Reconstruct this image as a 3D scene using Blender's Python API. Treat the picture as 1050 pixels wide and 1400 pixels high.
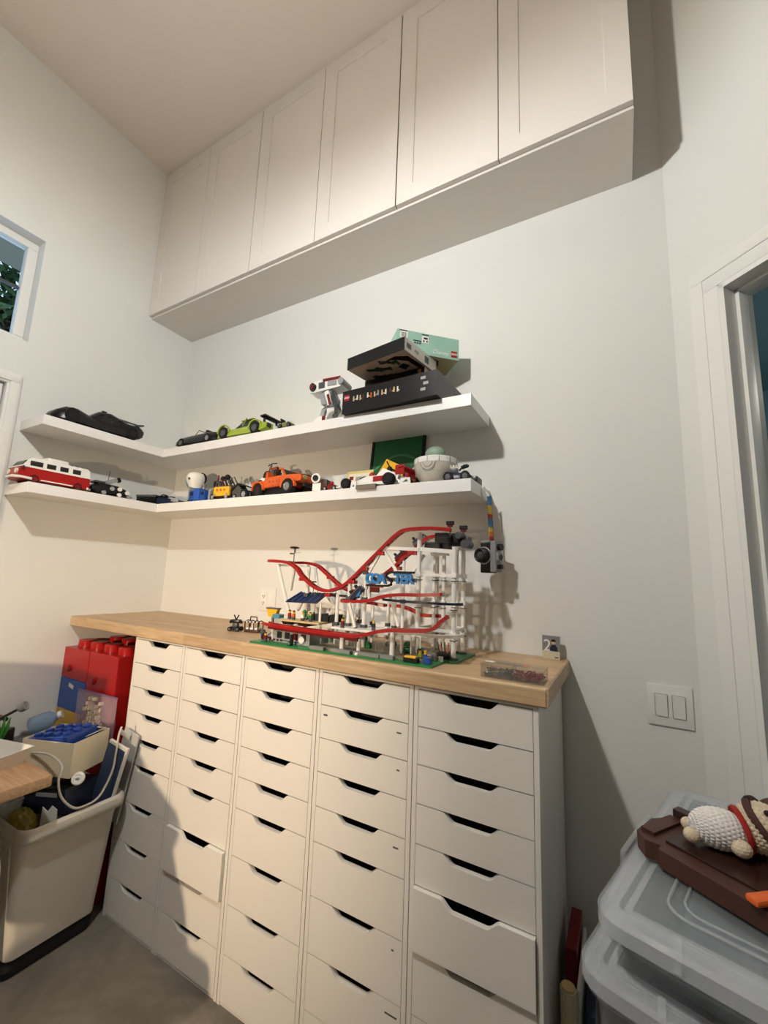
import bpy, bmesh, math, random
from mathutils import Vector, Matrix
random.seed(7)
S = bpy.context.scene
for o in list(bpy.data.objects): bpy.data.objects.remove(o, do_unlink=True)
COL = S.collection
R = math.radians

# ------------------------------------------------------------------ camera
cam_d = bpy.data.cameras.new('camera'); cam = bpy.data.objects.new('camera', cam_d); COL.objects.link(cam)
S.camera = cam
yw, pt, rl = R(29.484), R(8.7466), R(-2.1998)
fw = Vector((-math.sin(yw)*math.cos(pt), math.cos(yw)*math.cos(pt), math.sin(pt)))
rt = Vector((math.cos(yw), math.sin(yw), 0)); up = rt.cross(fw)
r2 = rt*math.cos(rl) - up*math.sin(rl); u2 = rt*math.sin(rl) + up*math.cos(rl)
m = Matrix((r2, u2, -fw)).transposed().to_4x4(); m.translation = (2.6056, -1.7282, 1.4858)
cam.matrix_world = m
cam_d.sensor_fit = 'VERTICAL'; cam_d.sensor_height = 24; cam_d.sensor_width = 18
cam_d.lens = 24*574.171/1400; cam_d.clip_start = .02

# ------------------------------------------------------------------ world, exposure
w = bpy.data.worlds.new('world'); S.world = w; w.use_nodes = True
bg = w.node_tree.nodes['Background']; bg.inputs[0].default_value = (.55, .72, 1, 1); bg.inputs[1].default_value = 1.6
S.view_settings.view_transform = 'Standard'; S.view_settings.look = 'None'
S.view_settings.exposure = 0.27; S.view_settings.gamma = 1; S.view_settings.use_curve_mapping = False
PENDANT_W, FLOORLAMP_W, HALL_W = 78, 43, 7.0
PENDANT_C, FLOORLAMP_C = (1, .995, .968), (1, .765, .53)
PENDANT_P, FLOORLAMP_P = (1.78, -1.77, 2.99), (1.38, -3.0, 1.45)

# ------------------------------------------------------------------ materials
def lin(c):
    return tuple((x/12.92 if x <= .04045 else ((x+.055)/1.055)**2.4) for x in [v/255 for v in c])
MATS = {}
def M(name, col, rough=.5, metal=0, noise=.03, scale=25, bump=0, bscale=200, trans=0, ior=1.45, coat=0, rnd=0, emit=0):
    if name in MATS: return MATS[name]
    mt = bpy.data.materials.new(name); mt.use_nodes = True; MATS[name] = mt
    nt = mt.node_tree; b = nt.nodes['Principled BSDF']
    c = lin(col)
    b.inputs['Roughness'].default_value = rough; b.inputs['Metallic'].default_value = metal
    b.inputs['IOR'].default_value = ior; b.inputs['Transmission Weight'].default_value = trans
    b.inputs['Coat Weight'].default_value = coat
    tc = nt.nodes.new('ShaderNodeTexCoord')
    n = nt.nodes.new('ShaderNodeTexNoise'); n.inputs['Scale'].default_value = scale; n.inputs['Detail'].default_value = 4
    nt.links.new(tc.outputs['Object'], n.inputs['Vector'])
    mx = nt.nodes.new('ShaderNodeMix'); mx.data_type = 'RGBA'
    mx.inputs['A'].default_value = (*[x*(1-noise) for x in c], 1); mx.inputs['B'].default_value = (*[min(1, x*(1+noise)) for x in c], 1)
    nt.links.new(n.outputs['Fac'], mx.inputs['Factor'])
    out = mx.outputs['Result']
    if rnd:
        oi = nt.nodes.new('ShaderNodeObjectInfo'); hs = nt.nodes.new('ShaderNodeHueSaturation')
        mr = nt.nodes.new('ShaderNodeMapRange'); mr.inputs['To Min'].default_value = 1-rnd; mr.inputs['To Max'].default_value = 1+rnd
        nt.links.new(oi.outputs['Random'], mr.inputs['Value']); nt.links.new(mr.outputs['Result'], hs.inputs['Value'])
        nt.links.new(out, hs.inputs['Color']); out = hs.outputs['Color']
    nt.links.new(out, b.inputs['Base Color'])
    if bump:
        n2 = nt.nodes.new('ShaderNodeTexNoise'); n2.inputs['Scale'].default_value = bscale; n2.inputs['Detail'].default_value = 3
        nt.links.new(tc.outputs['Object'], n2.inputs['Vector'])
        bp = nt.nodes.new('ShaderNodeBump'); bp.inputs['Strength'].default_value = bump; bp.inputs['Distance'].default_value = .002
        nt.links.new(n2.outputs['Fac'], bp.inputs['Height']); nt.links.new(bp.outputs['Normal'], b.inputs['Normal'])
    if emit:
        b.inputs['Emission Color'].default_value = (*c, 1); b.inputs['Emission Strength'].default_value = emit
    return mt
def M_wood(name, light, dark, rnd=.12, axis='X'):
    mt = bpy.data.materials.new(name); mt.use_nodes = True; MATS[name] = mt
    nt = mt.node_tree; b = nt.nodes['Principled BSDF']; b.inputs['Roughness'].default_value = .48
    tc = nt.nodes.new('ShaderNodeTexCoord'); mp = nt.nodes.new('ShaderNodeMapping')
    mp.inputs['Scale'].default_value = (3, 45, 45) if axis == 'X' else (45, 3, 45)
    oi = nt.nodes.new('ShaderNodeObjectInfo')
    nt.links.new(tc.outputs['Object'], mp.inputs['Vector'])
    cb = nt.nodes.new('ShaderNodeCombineXYZ'); mu = nt.nodes.new('ShaderNodeMath'); mu.operation = 'MULTIPLY'; mu.inputs[1].default_value = 40
    nt.links.new(oi.outputs['Random'], mu.inputs[0]); nt.links.new(mu.outputs[0], cb.inputs[2]); nt.links.new(cb.outputs[0], mp.inputs['Location'])
    n = nt.nodes.new('ShaderNodeTexNoise'); n.inputs['Scale'].default_value = 2.2; n.inputs['Detail'].default_value = 6; n.inputs['Distortion'].default_value = .6
    nt.links.new(mp.outputs[0], n.inputs['Vector'])
    cr = nt.nodes.new('ShaderNodeValToRGB'); cr.color_ramp.elements[0].position = .3; cr.color_ramp.elements[1].position = .72
    cr.color_ramp.elements[0].color = (*lin(dark), 1); cr.color_ramp.elements[1].color = (*lin(light), 1)
    nt.links.new(n.outputs['Fac'], cr.inputs['Fac'])
    hs = nt.nodes.new('ShaderNodeHueSaturation'); mr = nt.nodes.new('ShaderNodeMapRange')
    mr.inputs['To Min'].default_value = 1-rnd; mr.inputs['To Max'].default_value = 1+rnd
    nt.links.new(oi.outputs['Random'], mr.inputs['Value']); nt.links.new(mr.outputs['Result'], hs.inputs['Value'])
    nt.links.new(cr.outputs['Color'], hs.inputs['Color']); nt.links.new(hs.outputs['Color'], b.inputs['Base Color'])
    bp = nt.nodes.new('ShaderNodeBump'); bp.inputs['Strength'].default_value = .08; bp.inputs['Distance'].default_value = .001
    nt.links.new(n.outputs['Fac'], bp.inputs['Height']); nt.links.new(bp.outputs['Normal'], b.inputs['Normal'])
    return mt
def M_clear(name, col, clear=.6, rough=.15, tint=None):
    """thin translucent plastic: part see-through, part milky glossy"""
    mt = bpy.data.materials.new(name); mt.use_nodes = True; MATS[name] = mt
    nt = mt.node_tree; b = nt.nodes['Principled BSDF']; c = lin(col)
    b.inputs['Base Color'].default_value = (*c, 1); b.inputs['Roughness'].default_value = rough
    tr = nt.nodes.new('ShaderNodeBsdfTransparent'); tr.inputs[0].default_value = (*(tint or [min(1, .35+.65*x**.5) for x in c]), 1)
    mx = nt.nodes.new('ShaderNodeMixShader'); n = nt.nodes.new('ShaderNodeTexNoise'); n.inputs['Scale'].default_value = 9
    mr = nt.nodes.new('ShaderNodeMapRange'); mr.inputs['To Min'].default_value = 1-clear-.05; mr.inputs['To Max'].default_value = 1-clear+.05
    tc = nt.nodes.new('ShaderNodeTexCoord'); nt.links.new(tc.outputs['Object'], n.inputs['Vector'])
    nt.links.new(n.outputs['Fac'], mr.inputs['Value']); nt.links.new(mr.outputs['Result'], mx.inputs[0])
    nt.links.new(tr.outputs[0], mx.inputs[1]); nt.links.new(b.outputs[0], mx.inputs[2])
    nt.links.new(mx.outputs[0], nt.nodes['Material Output'].inputs['Surface'])
    return mt

wall_m = M('wall_paint', (222, 222, 217), .75, noise=.012, scale=6, bump=.12, bscale=160)
ceil_m = M('ceiling_paint', (228, 220, 210), .8, noise=.015, scale=5, bump=.1, bscale=120)
trim_m = M('trim_paint', (228, 227, 222), .4, noise=.01)
lam_m = M('white_laminate', (228, 224, 216), .38, noise=.008, scale=12)
shelf_m = M('white_shelf_foil', (232, 231, 228), .35, noise=.008)
cab_m = M('white_cabinet_paint', (222, 216, 209), .45, noise=.02, scale=5)
dark_m = M('inside_shade', (28, 26, 24), .9)
black_m = M('black_plastic', (9, 9, 10), .32, noise=.15, scale=60)
blackm_m = M('black_matt', (12, 12, 12), .7, noise=.2)
dgrey_m = M('dark_grey_plastic', (74, 76, 80), .4, noise=.1)
grey_m = M('grey_plastic', (150, 152, 152), .4, noise=.06)
white_m = M('white_plastic', (234, 232, 226), .3, noise=.02)
cream_m = M('cream_plastic', (226, 216, 196), .45, noise=.03)
red_m = M('red_plastic', (160, 22, 20), .28, noise=.05)
dred_m = M('dark_red_plastic', (112, 20, 22), .32, noise=.06)
blue_m = M('blue_plastic', (28, 74, 150), .3, noise=.05)
lblue_m = M('azure_plastic', (46, 122, 184), .3, noise=.05)
navy_m = M('navy_plastic', (24, 33, 58), .35, noise=.1)
teal_m = M('teal_plastic', (84, 140, 158), .35, noise=.1)
green_m = M('green_plastic', (34, 120, 66), .35, noise=.06)
dgreen_m = M('dark_green_plastic', (44, 74, 50), .4, noise=.1)
sand_m = M('sage_green_plastic', (120, 148, 122), .4, noise=.08)
lime_m = M('lime_plastic', (150, 168, 54), .3, noise=.05)
yel_m = M('yellow_plastic', (232, 178, 44), .35, noise=.05)
org_m = M('orange_plastic', (206, 92, 36), .32, noise=.06)
tan_m = M('tan_plastic', (206, 178, 130), .4, noise=.06)
brown_m = M('brown_plastic', (66, 38, 29), .42, noise=.12)
dbrown_m = M('dark_brown_plastic', (46, 26, 22), .25, noise=.1)
metal_m = M('brushed_metal', (170, 172, 172), .3, metal=1, noise=.05)
rubber_m = M('tyre_rubber', (12, 12, 12), .8, noise=.2)
glass_dark = M('tinted_window', (44, 40, 36), .12, noise=.05)

# ------------------------------------------------------------------ geometry helpers
class MB:
    def __init__(s): s.v = []; s.f = []
    def add(s, V, F):
        n = len(s.v); s.v += [tuple(a) for a in V]; s.f += [tuple(i+n for i in q) for q in F]; return s
    def box(s, c, d, rz=0, bev=0, mat=None):
        bm = bmesh.new(); bmesh.ops.create_cube(bm, size=1)
        for v in bm.verts: v.co = Vector((v.co.x*d[0], v.co.y*d[1], v.co.z*d[2]))
        if bev: bmesh.ops.bevel(bm, geom=bm.edges[:], offset=min(bev, min(d)*.45), segments=2, affect='EDGES', profile=.6)
        T = mat if mat is not None else Matrix.Rotation(rz, 3, 'Z')
        bm.verts.index_update()
        s.add([(T @ v.co) + Vector(c) for v in bm.verts], [[v.index for v in f.verts] for f in bm.faces]); bm.free(); return s
    def b2(s, lo, hi, bev=0):
        return s.box([(a+b)/2 for a, b in zip(lo, hi)], [abs(b-a) for a, b in zip(lo, hi)], 0, bev)
    def cyl(s, p0, p1, r0, r1=None, n=14):
        r1 = r0 if r1 is None else r1
        p0, p1 = Vector(p0), Vector(p1); a = (p1-p0).normalized()
        x = a.orthogonal().normalized(); y = a.cross(x)
        V = []
        for p, r in ((p0, r0), (p1, r1)):
            for i in range(n):
                t = 2*math.pi*i/n; V.append(p + x*r*math.cos(t) + y*r*math.sin(t))
        F = [(i, (i+1) % n, n+(i+1) % n, n+i) for i in range(n)] + [tuple(range(n))[::-1], tuple(range(n, 2*n))]
        return s.add(V, F)
    def tube(s, path, r, n=8, closed=False):
        P = [Vector(p) for p in path]; N = len(P); V = []; F = []
        ref = None
        for i, p in enumerate(P):
            t = (P[min(i+1, N-1)] - P[max(i-1, 0)]).normalized()
            if ref is None: ref = t.orthogonal().normalized()
            ref = (ref - t*ref.dot(t)).normalized(); y = t.cross(ref)
            for k in range(n):
                a = 2*math.pi*k/n; V.append(p + ref*r*math.cos(a) + y*r*math.sin(a))
        for i in range(N-1):
            for k in range(n):
                F.append((i*n+k, i*n+(k+1) % n, (i+1)*n+(k+1) % n, (i+1)*n+k))
        F += [tuple(range(n))[::-1], tuple(range((N-1)*n, N*n))]
        return s.add(V, F)
    def ribbon(s, path, w, h, off=0):
        """rectangular bar swept along a path, staying level sideways"""
        P = [Vector(p) for p in path]; N = len(P); V = []; F = []
        for i, p in enumerate(P):
            t = (P[min(i+1, N-1)] - P[max(i-1, 0)]).normalized()
            sd = t.cross(Vector((0, 0, 1)));
            sd = sd.normalized() if sd.length > 1e-5 else Vector((0, -1, 0))
            u = sd.cross(t)
            for a, b in ((-.5, -.5), (.5, -.5), (.5, .5), (-.5, .5)): V.append(p + sd*(a*w+off) + u*b*h)
        for i in range(N-1):
            for k in range(4): F.append((i*4+k, i*4+(k+1) % 4, (i+1)*4+(k+1) % 4, (i+1)*4+k))
        F += [(3, 2, 1, 0), tuple(range((N-1)*4, N*4))]
        return s.add(V, F)
    def sph(s, c, r, nu=20, nv=12, T=None, fn=None):
        r = (r, r, r) if not hasattr(r, '__len__') else r
        V = []; F = []
        for j in range(nv+1):
            th = math.pi*j/nv
            for i in range(nu):
                ph = 2*math.pi*i/nu
                d = Vector((math.sin(th)*math.cos(ph), math.sin(th)*math.sin(ph), math.cos(th)))
                k = fn(i, j) if fn else 1
                p = Vector((d.x*r[0]*k, d.y*r[1]*k, d.z*r[2]*k))
                V.append((T @ p if T is not None else p) + Vector(c))
        for j in range(nv):
            for i in range(nu):
                F.append((j*nu+i, j*nu+(i+1) % nu, (j+1)*nu+(i+1) % nu, (j+1)*nu+i)[::-1])
        return s.add(V, F)
    def lathe(s, prof, c=(0, 0, 0), n=24, T=None):
        V = []; F = []
        for (r, z) in prof:
            for i in range(n):
                a = 2*math.pi*i/n; p = Vector((r*math.cos(a), r*math.sin(a), z))
                V.append((T @ p if T is not None else p) + Vector(c))
        for j in range(len(prof)-1):
            for i in range(n): F.append((j*n+i, j*n+(i+1) % n, (j+1)*n+(i+1) % n, (j+1)*n+i))
        F += [tuple(range(n))[::-1], tuple(range((len(prof)-1)*n, len(prof)*n))]
        return s.add(V, F)
    def prism(s, poly, a, b, ax='y', taper=None):
        """extrude a 2D outline along x, y or z from a to b"""
        def P(u, v, t): return {'y': (u, t, v), 'x': (t, u, v), 'z': (u, v, t)}[ax]
        n = len(poly)
        V = [P(u, v, a) for u, v in poly] + [P(u, v, b) for u, v in poly]
        F = [tuple(range(n)), tuple(range(n, 2*n))[::-1]] + [(i, n+i, n+(i+1) % n, (i+1) % n) for i in range(n)]
        return s.add(V, F)
    def build(s, name, mat, parent=None, smooth=30, off=None, loc=None, T=None):
        me = bpy.data.meshes.new(name)
        V = s.v
        if off is not None: V = [(a-off[0], b-off[1], c-off[2]) for a, b, c in V]
        if T is not None: V = [tuple(T @ Vector(p)) for p in V]
        me.from_pydata(V, [], s.f)
        bm = bmesh.new(); bm.from_mesh(me); bmesh.ops.recalc_face_normals(bm, faces=bm.faces[:]); bm.to_mesh(me); bm.free()
        if smooth:
            for p in me.polygons: p.use_smooth = True
            me.set_sharp_from_angle(angle=R(smooth))
        me.materials.append(mat)
        o = bpy.data.objects.new(name, me); COL.objects.link(o)
        if parent: o.parent = parent
        if loc is not None: o.location = loc
        return o
def tag(o, label=None, cat=None, group=None, kind=None):
    if label: o['label'] = label
    if cat: o['category'] = cat
    if group: o['group'] = group
    if kind: o['kind'] = kind
    return o
def thing(name, label, cat, loc=(0, 0, 0), rz=0, group=None):
    o = bpy.data.objects.new(name, None); COL.objects.link(o); o.empty_display_size = .05
    o.location = loc; o.rotation_euler = (0, 0, rz)
    return tag(o, label, cat, group)
def struct(o): o['kind'] = 'structure'; return o
def copy_tree(o, parent=None):
    c = o.copy(); COL.objects.link(c); c.parent = parent
    for ch in list(o.children): copy_tree(ch, c)
    return c
def text(name, body, size, mat, parent, loc, rot, ext=.0004, align='CENTER', shear=0, bold=0):
    cu = bpy.data.curves.new(name, 'FONT'); cu.body = body; cu.size = size; cu.extrude = ext; cu.align_x = align; cu.align_y = 'CENTER'; cu.shear = shear
    cu.offset = bold; cu.resolution_u = 3
    t = bpy.data.objects.new(name, cu); me = bpy.data.meshes.new_from_object(t)
    bpy.data.objects.remove(t); me.name = name; me.materials.clear(); me.materials.append(mat)
    o = bpy.data.objects.new(name, me); COL.objects.link(o); o.parent = parent; o.location = loc; o.rotation_euler = rot
    return o

# ================================================================== SETTING
CZ = 4.15
def floor_mat():
    mt = M('stone_look_floor', (150, 142, 128), .42, noise=.0)
    nt = mt.node_tree; b = nt.nodes['Principled BSDF']
    tc = nt.nodes['Texture Coordinate']
    n = nt.nodes.new('ShaderNodeTexNoise'); n.inputs['Scale'].default_value = 2.6; n.inputs['Detail'].default_value = 7; n.inputs['Distortion'].default_value = .9
    n.inputs['Roughness'].default_value = .62
    nt.links.new(tc.outputs['Object'], n.inputs['Vector'])
    cr = nt.nodes.new('ShaderNodeValToRGB'); e = cr.color_ramp.elements
    e[0].position = .3; e[0].color = (*lin((92, 86, 76)), 1); e[1].position = .62; e[1].color = (*lin((134, 127, 114)), 1)
    nt.links.new(n.outputs['Fac'], cr.inputs['Fac']); nt.links.new(cr.outputs['Color'], b.inputs['Base Color'])
    return mt
struct(MB().b2((-.15, -4.1, -.08), (4.9, 1.8, 0)).build('floor', floor_mat(), smooth=0))
struct(MB().b2((-.15, -4.1, CZ), (4.9, .12, CZ+.1)).build('ceiling', ceil_m, smooth=0))
struct(MB().b2((-.15, 0, 0), (2.81, .1, CZ)).build('wall_back', wall_m, smooth=0))
wl = MB()
for lo, hi in (((-.15, -.895, 0), (0, 0, CZ)), ((-.15, -.95, 0), (0, -.895, 2.606)), ((-.15, -1.75, 2.36), (0, -.95, 2.606)),
               ((-.15, -1.9, 0), (0, -1.75, 2.606)), ((-.15, -1.9, 3.183), (0, -.895, CZ)), ((-.15, -4.1, 0), (0, -1.9, CZ))):
    wl.b2(lo, hi)
struct(wl.build('wall_left', wall_m, smooth=0))
struct(MB().b2((0, -4.1, 0), (4.3, -4.0, CZ)).build('wall_front', M('taupe_paint', (140, 132, 122), .8, noise=.02), smooth=0))
struct(MB().b2((4.22, -4.0, 0), (4.32, -1.41, CZ)).build('wall_side', MATS['taupe_paint'], smooth=0))
DR = -math.pi/4; DL = (2.81, 0, 0)
def diag(o): o.location = DL; o.rotation_euler = (0, 0, DR); return o
OT0, OT1, OZ = .165, .99, 2.471
wr = MB().b2((0, 0, 0), (OT0, .12, CZ)).b2((OT0, 0, OZ), (OT1, .12, CZ)).b2((OT1, 0, 0), (2.0, .12, CZ))
struct(diag(wr.build('wall_right', wall_m, smooth=0)))
# doorway in the angled wall: casing, jamb and stop
d1 = diag(struct(thing('door_1', None, None)))
c = MB()
for a, b_, th in ((.07, OT0-.004, .005), (.076, OT0-.050, .008)):
    z1 = OZ + (OT0-a)
    c.b2((a, -th, 0), (b_, 0, z1-(b_-a)), .002)
    c.b2((a, -th, z1-(b_-a)), (1.2-.12, 0, z1), .002)
c.build('casing', trim_m, d1)
j = MB().b2((OT0-.004, -.004, 0), (OT0+.014, .126, OZ)).b2((OT0, -.004, OZ-.014), (OT1, .126, OZ+.004)).b2((OT1-.014, -.004, 0), (OT1+.004, .126, OZ))
j.build('jamb', trim_m, d1)
MB().b2((OT0+.014, .045, 0), (OT0+.026, .085, OZ-.014), .002).b2((OT0+.014, .045, OZ-.026), (OT1-.014, .085, OZ-.014), .002).build('door_stop', trim_m, d1)
hall_m = M('hall_paint', (104, 134, 136), .7, noise=.02, scale=5)
hw = MB().b2((-1.0, 1.5, 0), (2.2, 1.6, 2.7)).b2((-1.05, .12, 0), (-1.0, 1.6, 2.7)).b2((2.2, .12, 0), (2.25, 1.6, 2.7)).b2((-1.05, .125, 2.7), (2.25, 1.6, 2.75))
struct(diag(hw.build('wall_hall', hall_m, smooth=0)))
# left door: casing, slab and panel edge
d2 = struct(thing('door_2', None, None))
c = MB()
for a, b_, th in ((-.893, -.95, .014), (-.903, -.94, .022)):
    z1 = 2.36+(.95+a)
    c.b2((0, b_, 0), (th, a, z1-(a-b_)), .003); c.b2((0, -1.81, z1-(a-b_)), (th, a, z1), .003)
c.build('casing', trim_m, d2)
MB().b2((-.1, -1.75, .008), (-.012, -.956, 2.354), .003).build('door_slab', trim_m, d2)
MB().b2((-.011, -1.65, 1.25), (-.006, -1.06, 2.22), .002).build('door_panel', trim_m, d2)
# high window in the left wall
w1 = struct(thing('window_1', None, None))
fr = MB()
Y0, Y1, Z0, Z1 = -1.9, -.895, 2.606, 3.183
for lo, hi in (((-.12, Y1-.045, Z0+.04), (-.07, Y1-.0005, Z1-.04)), ((-.12, Y0, Z0+.04), (-.07, Y0+.045, Z1-.04)), ((-.12, Y0, Z0+.0005), (-.07, Y1-.0005, Z0+.04)), ((-.12, Y0, Z1-.04), (-.07, Y1-.0005, Z1-.0005))):
    fr.b2(lo, hi, .004)
fr.build('window_frame', trim_m, w1)
MB().b2((-.108, Y0+.04, 2.905), (-.092, Y1-.04, 2.917)).build('glazing_bar', dgrey_m, w1)
pane_m = M('window_glass', (235, 245, 245), .02, trans=1, ior=1.05, noise=0)
MB().b2((-.102, Y0+.04, Z0+.03), (-.098, Y1-.04, 2.906)).build('pane', pane_m, w1)
MB().b2((-.102, Y0+.04, 2.916), (-.098, Y1-.04, Z1-.03)).build('pane', pane_m, w1)
# baseboard on the back wall and angled wall
struct(MB().b2((2.41, -.014, 0), (2.80, 0, .1), .003).build('baseboard_back', trim_m))

# tree outside the window and the roof overhang above it
tr = thing('garden_tree', 'leafy green tree seen through the high window', 'tree', (-1.7, -.62, 0))
MB().cyl((0, 0, 0), (0, .1, 3.5), .09, .05).build('trunk', brown_m, tr)
lf = MB()
for i in range(5200):
    p = Vector((random.gauss(0, .26), random.gauss(0, .62), random.gauss(3.5, .42)))
    T = Matrix.Rotation(random.uniform(0, 6.28), 3, 'Z') @ Matrix.Rotation(random.uniform(-1.2, 1.2), 3, 'X')
    L = random.uniform(.035, .07)
    q = [T @ Vector(a) for a in ((0, -L, 0), (L*.45, 0, L*.12), (0, L, 0), (-L*.45, 0, L*.12))]
    lf.add([p+a for a in q], [(0, 1, 2, 3)])
tag(lf.build('leaves', M('leaf_green', (70, 96, 52), .5, noise=.3, scale=4), tr, smooth=0), kind='stuff')
tag(MB().b2((-.80, -2.6, 3.40), (-.16, .2, 3.50)).build('roof_eave', M('eave_paint', (120, 116, 100), .7)), 'grey green roof eave above the high window outside', 'eave')

# ------------------------------------------------------------------ lamps of the room (both above and behind the view)
pl = thing('pendant_lamp', 'pendant lamp with beige fabric shade hanging above the room', 'lamp', PENDANT_P)
MB().lathe([(.012, .19), (.06, .185), (.10, .16), (.158, .045), (.160, .042), (.097, .157), (.058, .18), (.012, .185)]).build('lamp_shade', M_clear('shade_fabric', (226, 214, 196), .58, .8, (1, .955, .90)), pl)
MB().cyl((0, 0, .15), (0, 0, CZ-PENDANT_P[2]), .004, n=8).build('cord', black_m, pl)
MB().lathe([(.013, .15), (.013, .09), (.02, .075)]).build('socket', white_m, pl)
ld = bpy.data.lights.new('pendant_bulb', 'POINT'); ld.energy = PENDANT_W; ld.color = PENDANT_C; ld.shadow_soft_size = .035
lo = bpy.data.objects.new('pendant_bulb', ld); COL.objects.link(lo); lo.location = (0, 0, 0); lo.parent = pl
fl = thing('floor_lamp', 'black spotlight floor lamp standing behind the unseen chair', 'lamp', (FLOORLAMP_P[0]+.12, FLOORLAMP_P[1]-.12, 0))
MB().cyl((0, 0, 0), (0, 0, .025), .14, n=28).build('base', black_m, fl)
MB().cyl((0, 0, .02), (0, 0, FLOORLAMP_P[2]), .011).build('pole', black_m, fl)
ld = bpy.data.lights.new('floor_lamp_bulb', 'SPOT'); ld.energy = FLOORLAMP_W*4; ld.color = FLOORLAMP_C; ld.shadow_soft_size = .032
ld.spot_size = R(68); ld.spot_blend = .8
lo = bpy.data.objects.new('floor_lamp_bulb', ld); COL.objects.link(lo); lo.parent = fl; lo.location = (-.12, .12, FLOORLAMP_P[2])
aim = Vector((.72, -.4, .92)) - Vector(FLOORLAMP_P)
lo.rotation_euler = aim.to_track_quat('-Z', 'Y').to_euler()
Ta = aim.to_track_quat('-Z', 'Y').to_matrix()
MB().lathe([(.03, .10), (.05, .07), (.075, -.02), (.073, -.02), (.047, .068), (.02, .075)], (-.12, .12, FLOORLAMP_P[2]), T=Ta).build('lamp_head', black_m, fl)
hl = thing('hall_fill_light', 'unseen fill light added to brighten the hallway', 'lamp', (3.9, .5, 2.66))  # added lamp that brightens the hall, no fixture known there
MB().lathe([(.05, .04), (.05, .01), (.045, 0)]).build('base', white_m, hl)
ld = bpy.data.lights.new('hall_fill_bulb', 'POINT'); ld.energy = HALL_W; ld.color = (1, .93, .82); ld.shadow_soft_size = .08
lo = bpy.data.objects.new('hall_fill_bulb', ld); COL.objects.link(lo); lo.parent = hl; lo.location = (0, 0, -.1)

# ================================================================== DRAWER UNITS
UX, UP, UF = .5904, .3624, -.499
DW = .329
tops = [1.153 - i*.1056 for i in range(6)] + [.468, .309, .155, .012]
def notch_front(w, h, th=.016, depth=.023, gap=.0015):
    xs = [-w/2, -.09]
    N = 9
    prof = [(-w/2, 0), (-.0865, 0)]
    for k in range(N+1):
        t = k/N; prof.append((-.086 + .038*t, -depth*(3*t*t-2*t**3)))
    for k in range(N+1):
        t = k/N; prof.append((.044 + .036*t, -depth*(1-(3*t*t-2*t**3))))
    prof += [(.0805, 0), (w/2, 0)]
    mb = MB(); n = len(prof); V = []
    for x, d in prof: V += [(x, -th, gap), (x, 0, gap), (x, -th, h-gap+d), (x, 0, h-gap+d)]
    F = []
    for i in range(n-1):
        a, b_ = i*4, i*4+4
        F += [(a, b_, b_+2, a+2), (a+1, a+3, b_+3, b_+1), (a+2, b_+2, b_+3, a+3), (a, a+1, b_+1, b_)]
    F += [(0, 2, 3, 1), ((n-1)*4, (n-1)*4+1, (n-1)*4+3, (n-1)*4+2)]
    return mb.add(V, F)
front_cache = {}
unit_labels = ['white nine-drawer unit at the far left, beside the red storage bricks',
  'white nine-drawer unit second from the left, one lower drawer slightly open in the shadow',
  'white nine-drawer unit in the middle of the row, all drawers shut',
  'white nine-drawer unit second from the right, tiny marks on its drawer fronts',
  'white nine-drawer unit at the right end of the row, its sixth drawer ajar']
for u in range(5):
    x0 = UX + u*UP; cx = x0 + UP/2
    t = thing('drawer_unit', unit_labels[u], 'drawer unit', (cx, UF, 0), group='row of white drawer units under the worktop')
    hw_ = (UP-.0024)/2
    b = MB().b2((-hw_, 0, 0), (-DW/2-.0012, .478, 1.16), .0012).b2((DW/2+.0012, 0, 0), (hw_, .478, 1.16), .0012)
    b.b2((-DW/2-.001, 0, 1.154), (DW/2+.001, .478, 1.16)).b2((-DW/2-.001, .004, 0), (DW/2+.001, .478, .0115)).b2((-hw_+.01, .470, .01), (hw_-.01, .474, 1.155))
    b.build('body', lam_m, t, smooth=0)
    for i in range(9):
        h = tops[i]-tops[i+1]; key = round(h, 3)
        if key not in front_cache:
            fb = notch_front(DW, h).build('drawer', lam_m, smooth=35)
            tb = MB().b2((-DW/2+.012, .002, .012), (DW/2-.012, .02, h-.055)).b2((-DW/2+.004, .06, .008), (DW/2-.004, .42, h-.016)).build('tray', dark_m, fb, smooth=0)  # dark colour paints in the shade seen through the notches
            front_cache[key] = (fb, tb); d = fb
        else:
            d = copy_tree(front_cache[key][0])
        d.parent = t
        out = .014 if (u, i) == (1, 6) else .013 if (u, i) == (4, 5) else 0
        d.location = (0, .016-out, tops[i+1])
        if u == 3 and i in (1, 2, 4, 6, 7):
            L = {1: .016, 2: .010, 4: .018, 6: .008, 7: .038}[i]
            MB().b2((DW/2-.03-L/2, -.0166, h-.034), (DW/2-.03+L/2, -.0158, h-.030)).build('mark', dgrey_m, d, smooth=0)
            if i == 1: MB().b2((-DW/2+.012, -.0166, h-.034), (-DW/2+.028, -.0158, h-.028)).build('mark', dgrey_m, d, smooth=0)

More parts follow.
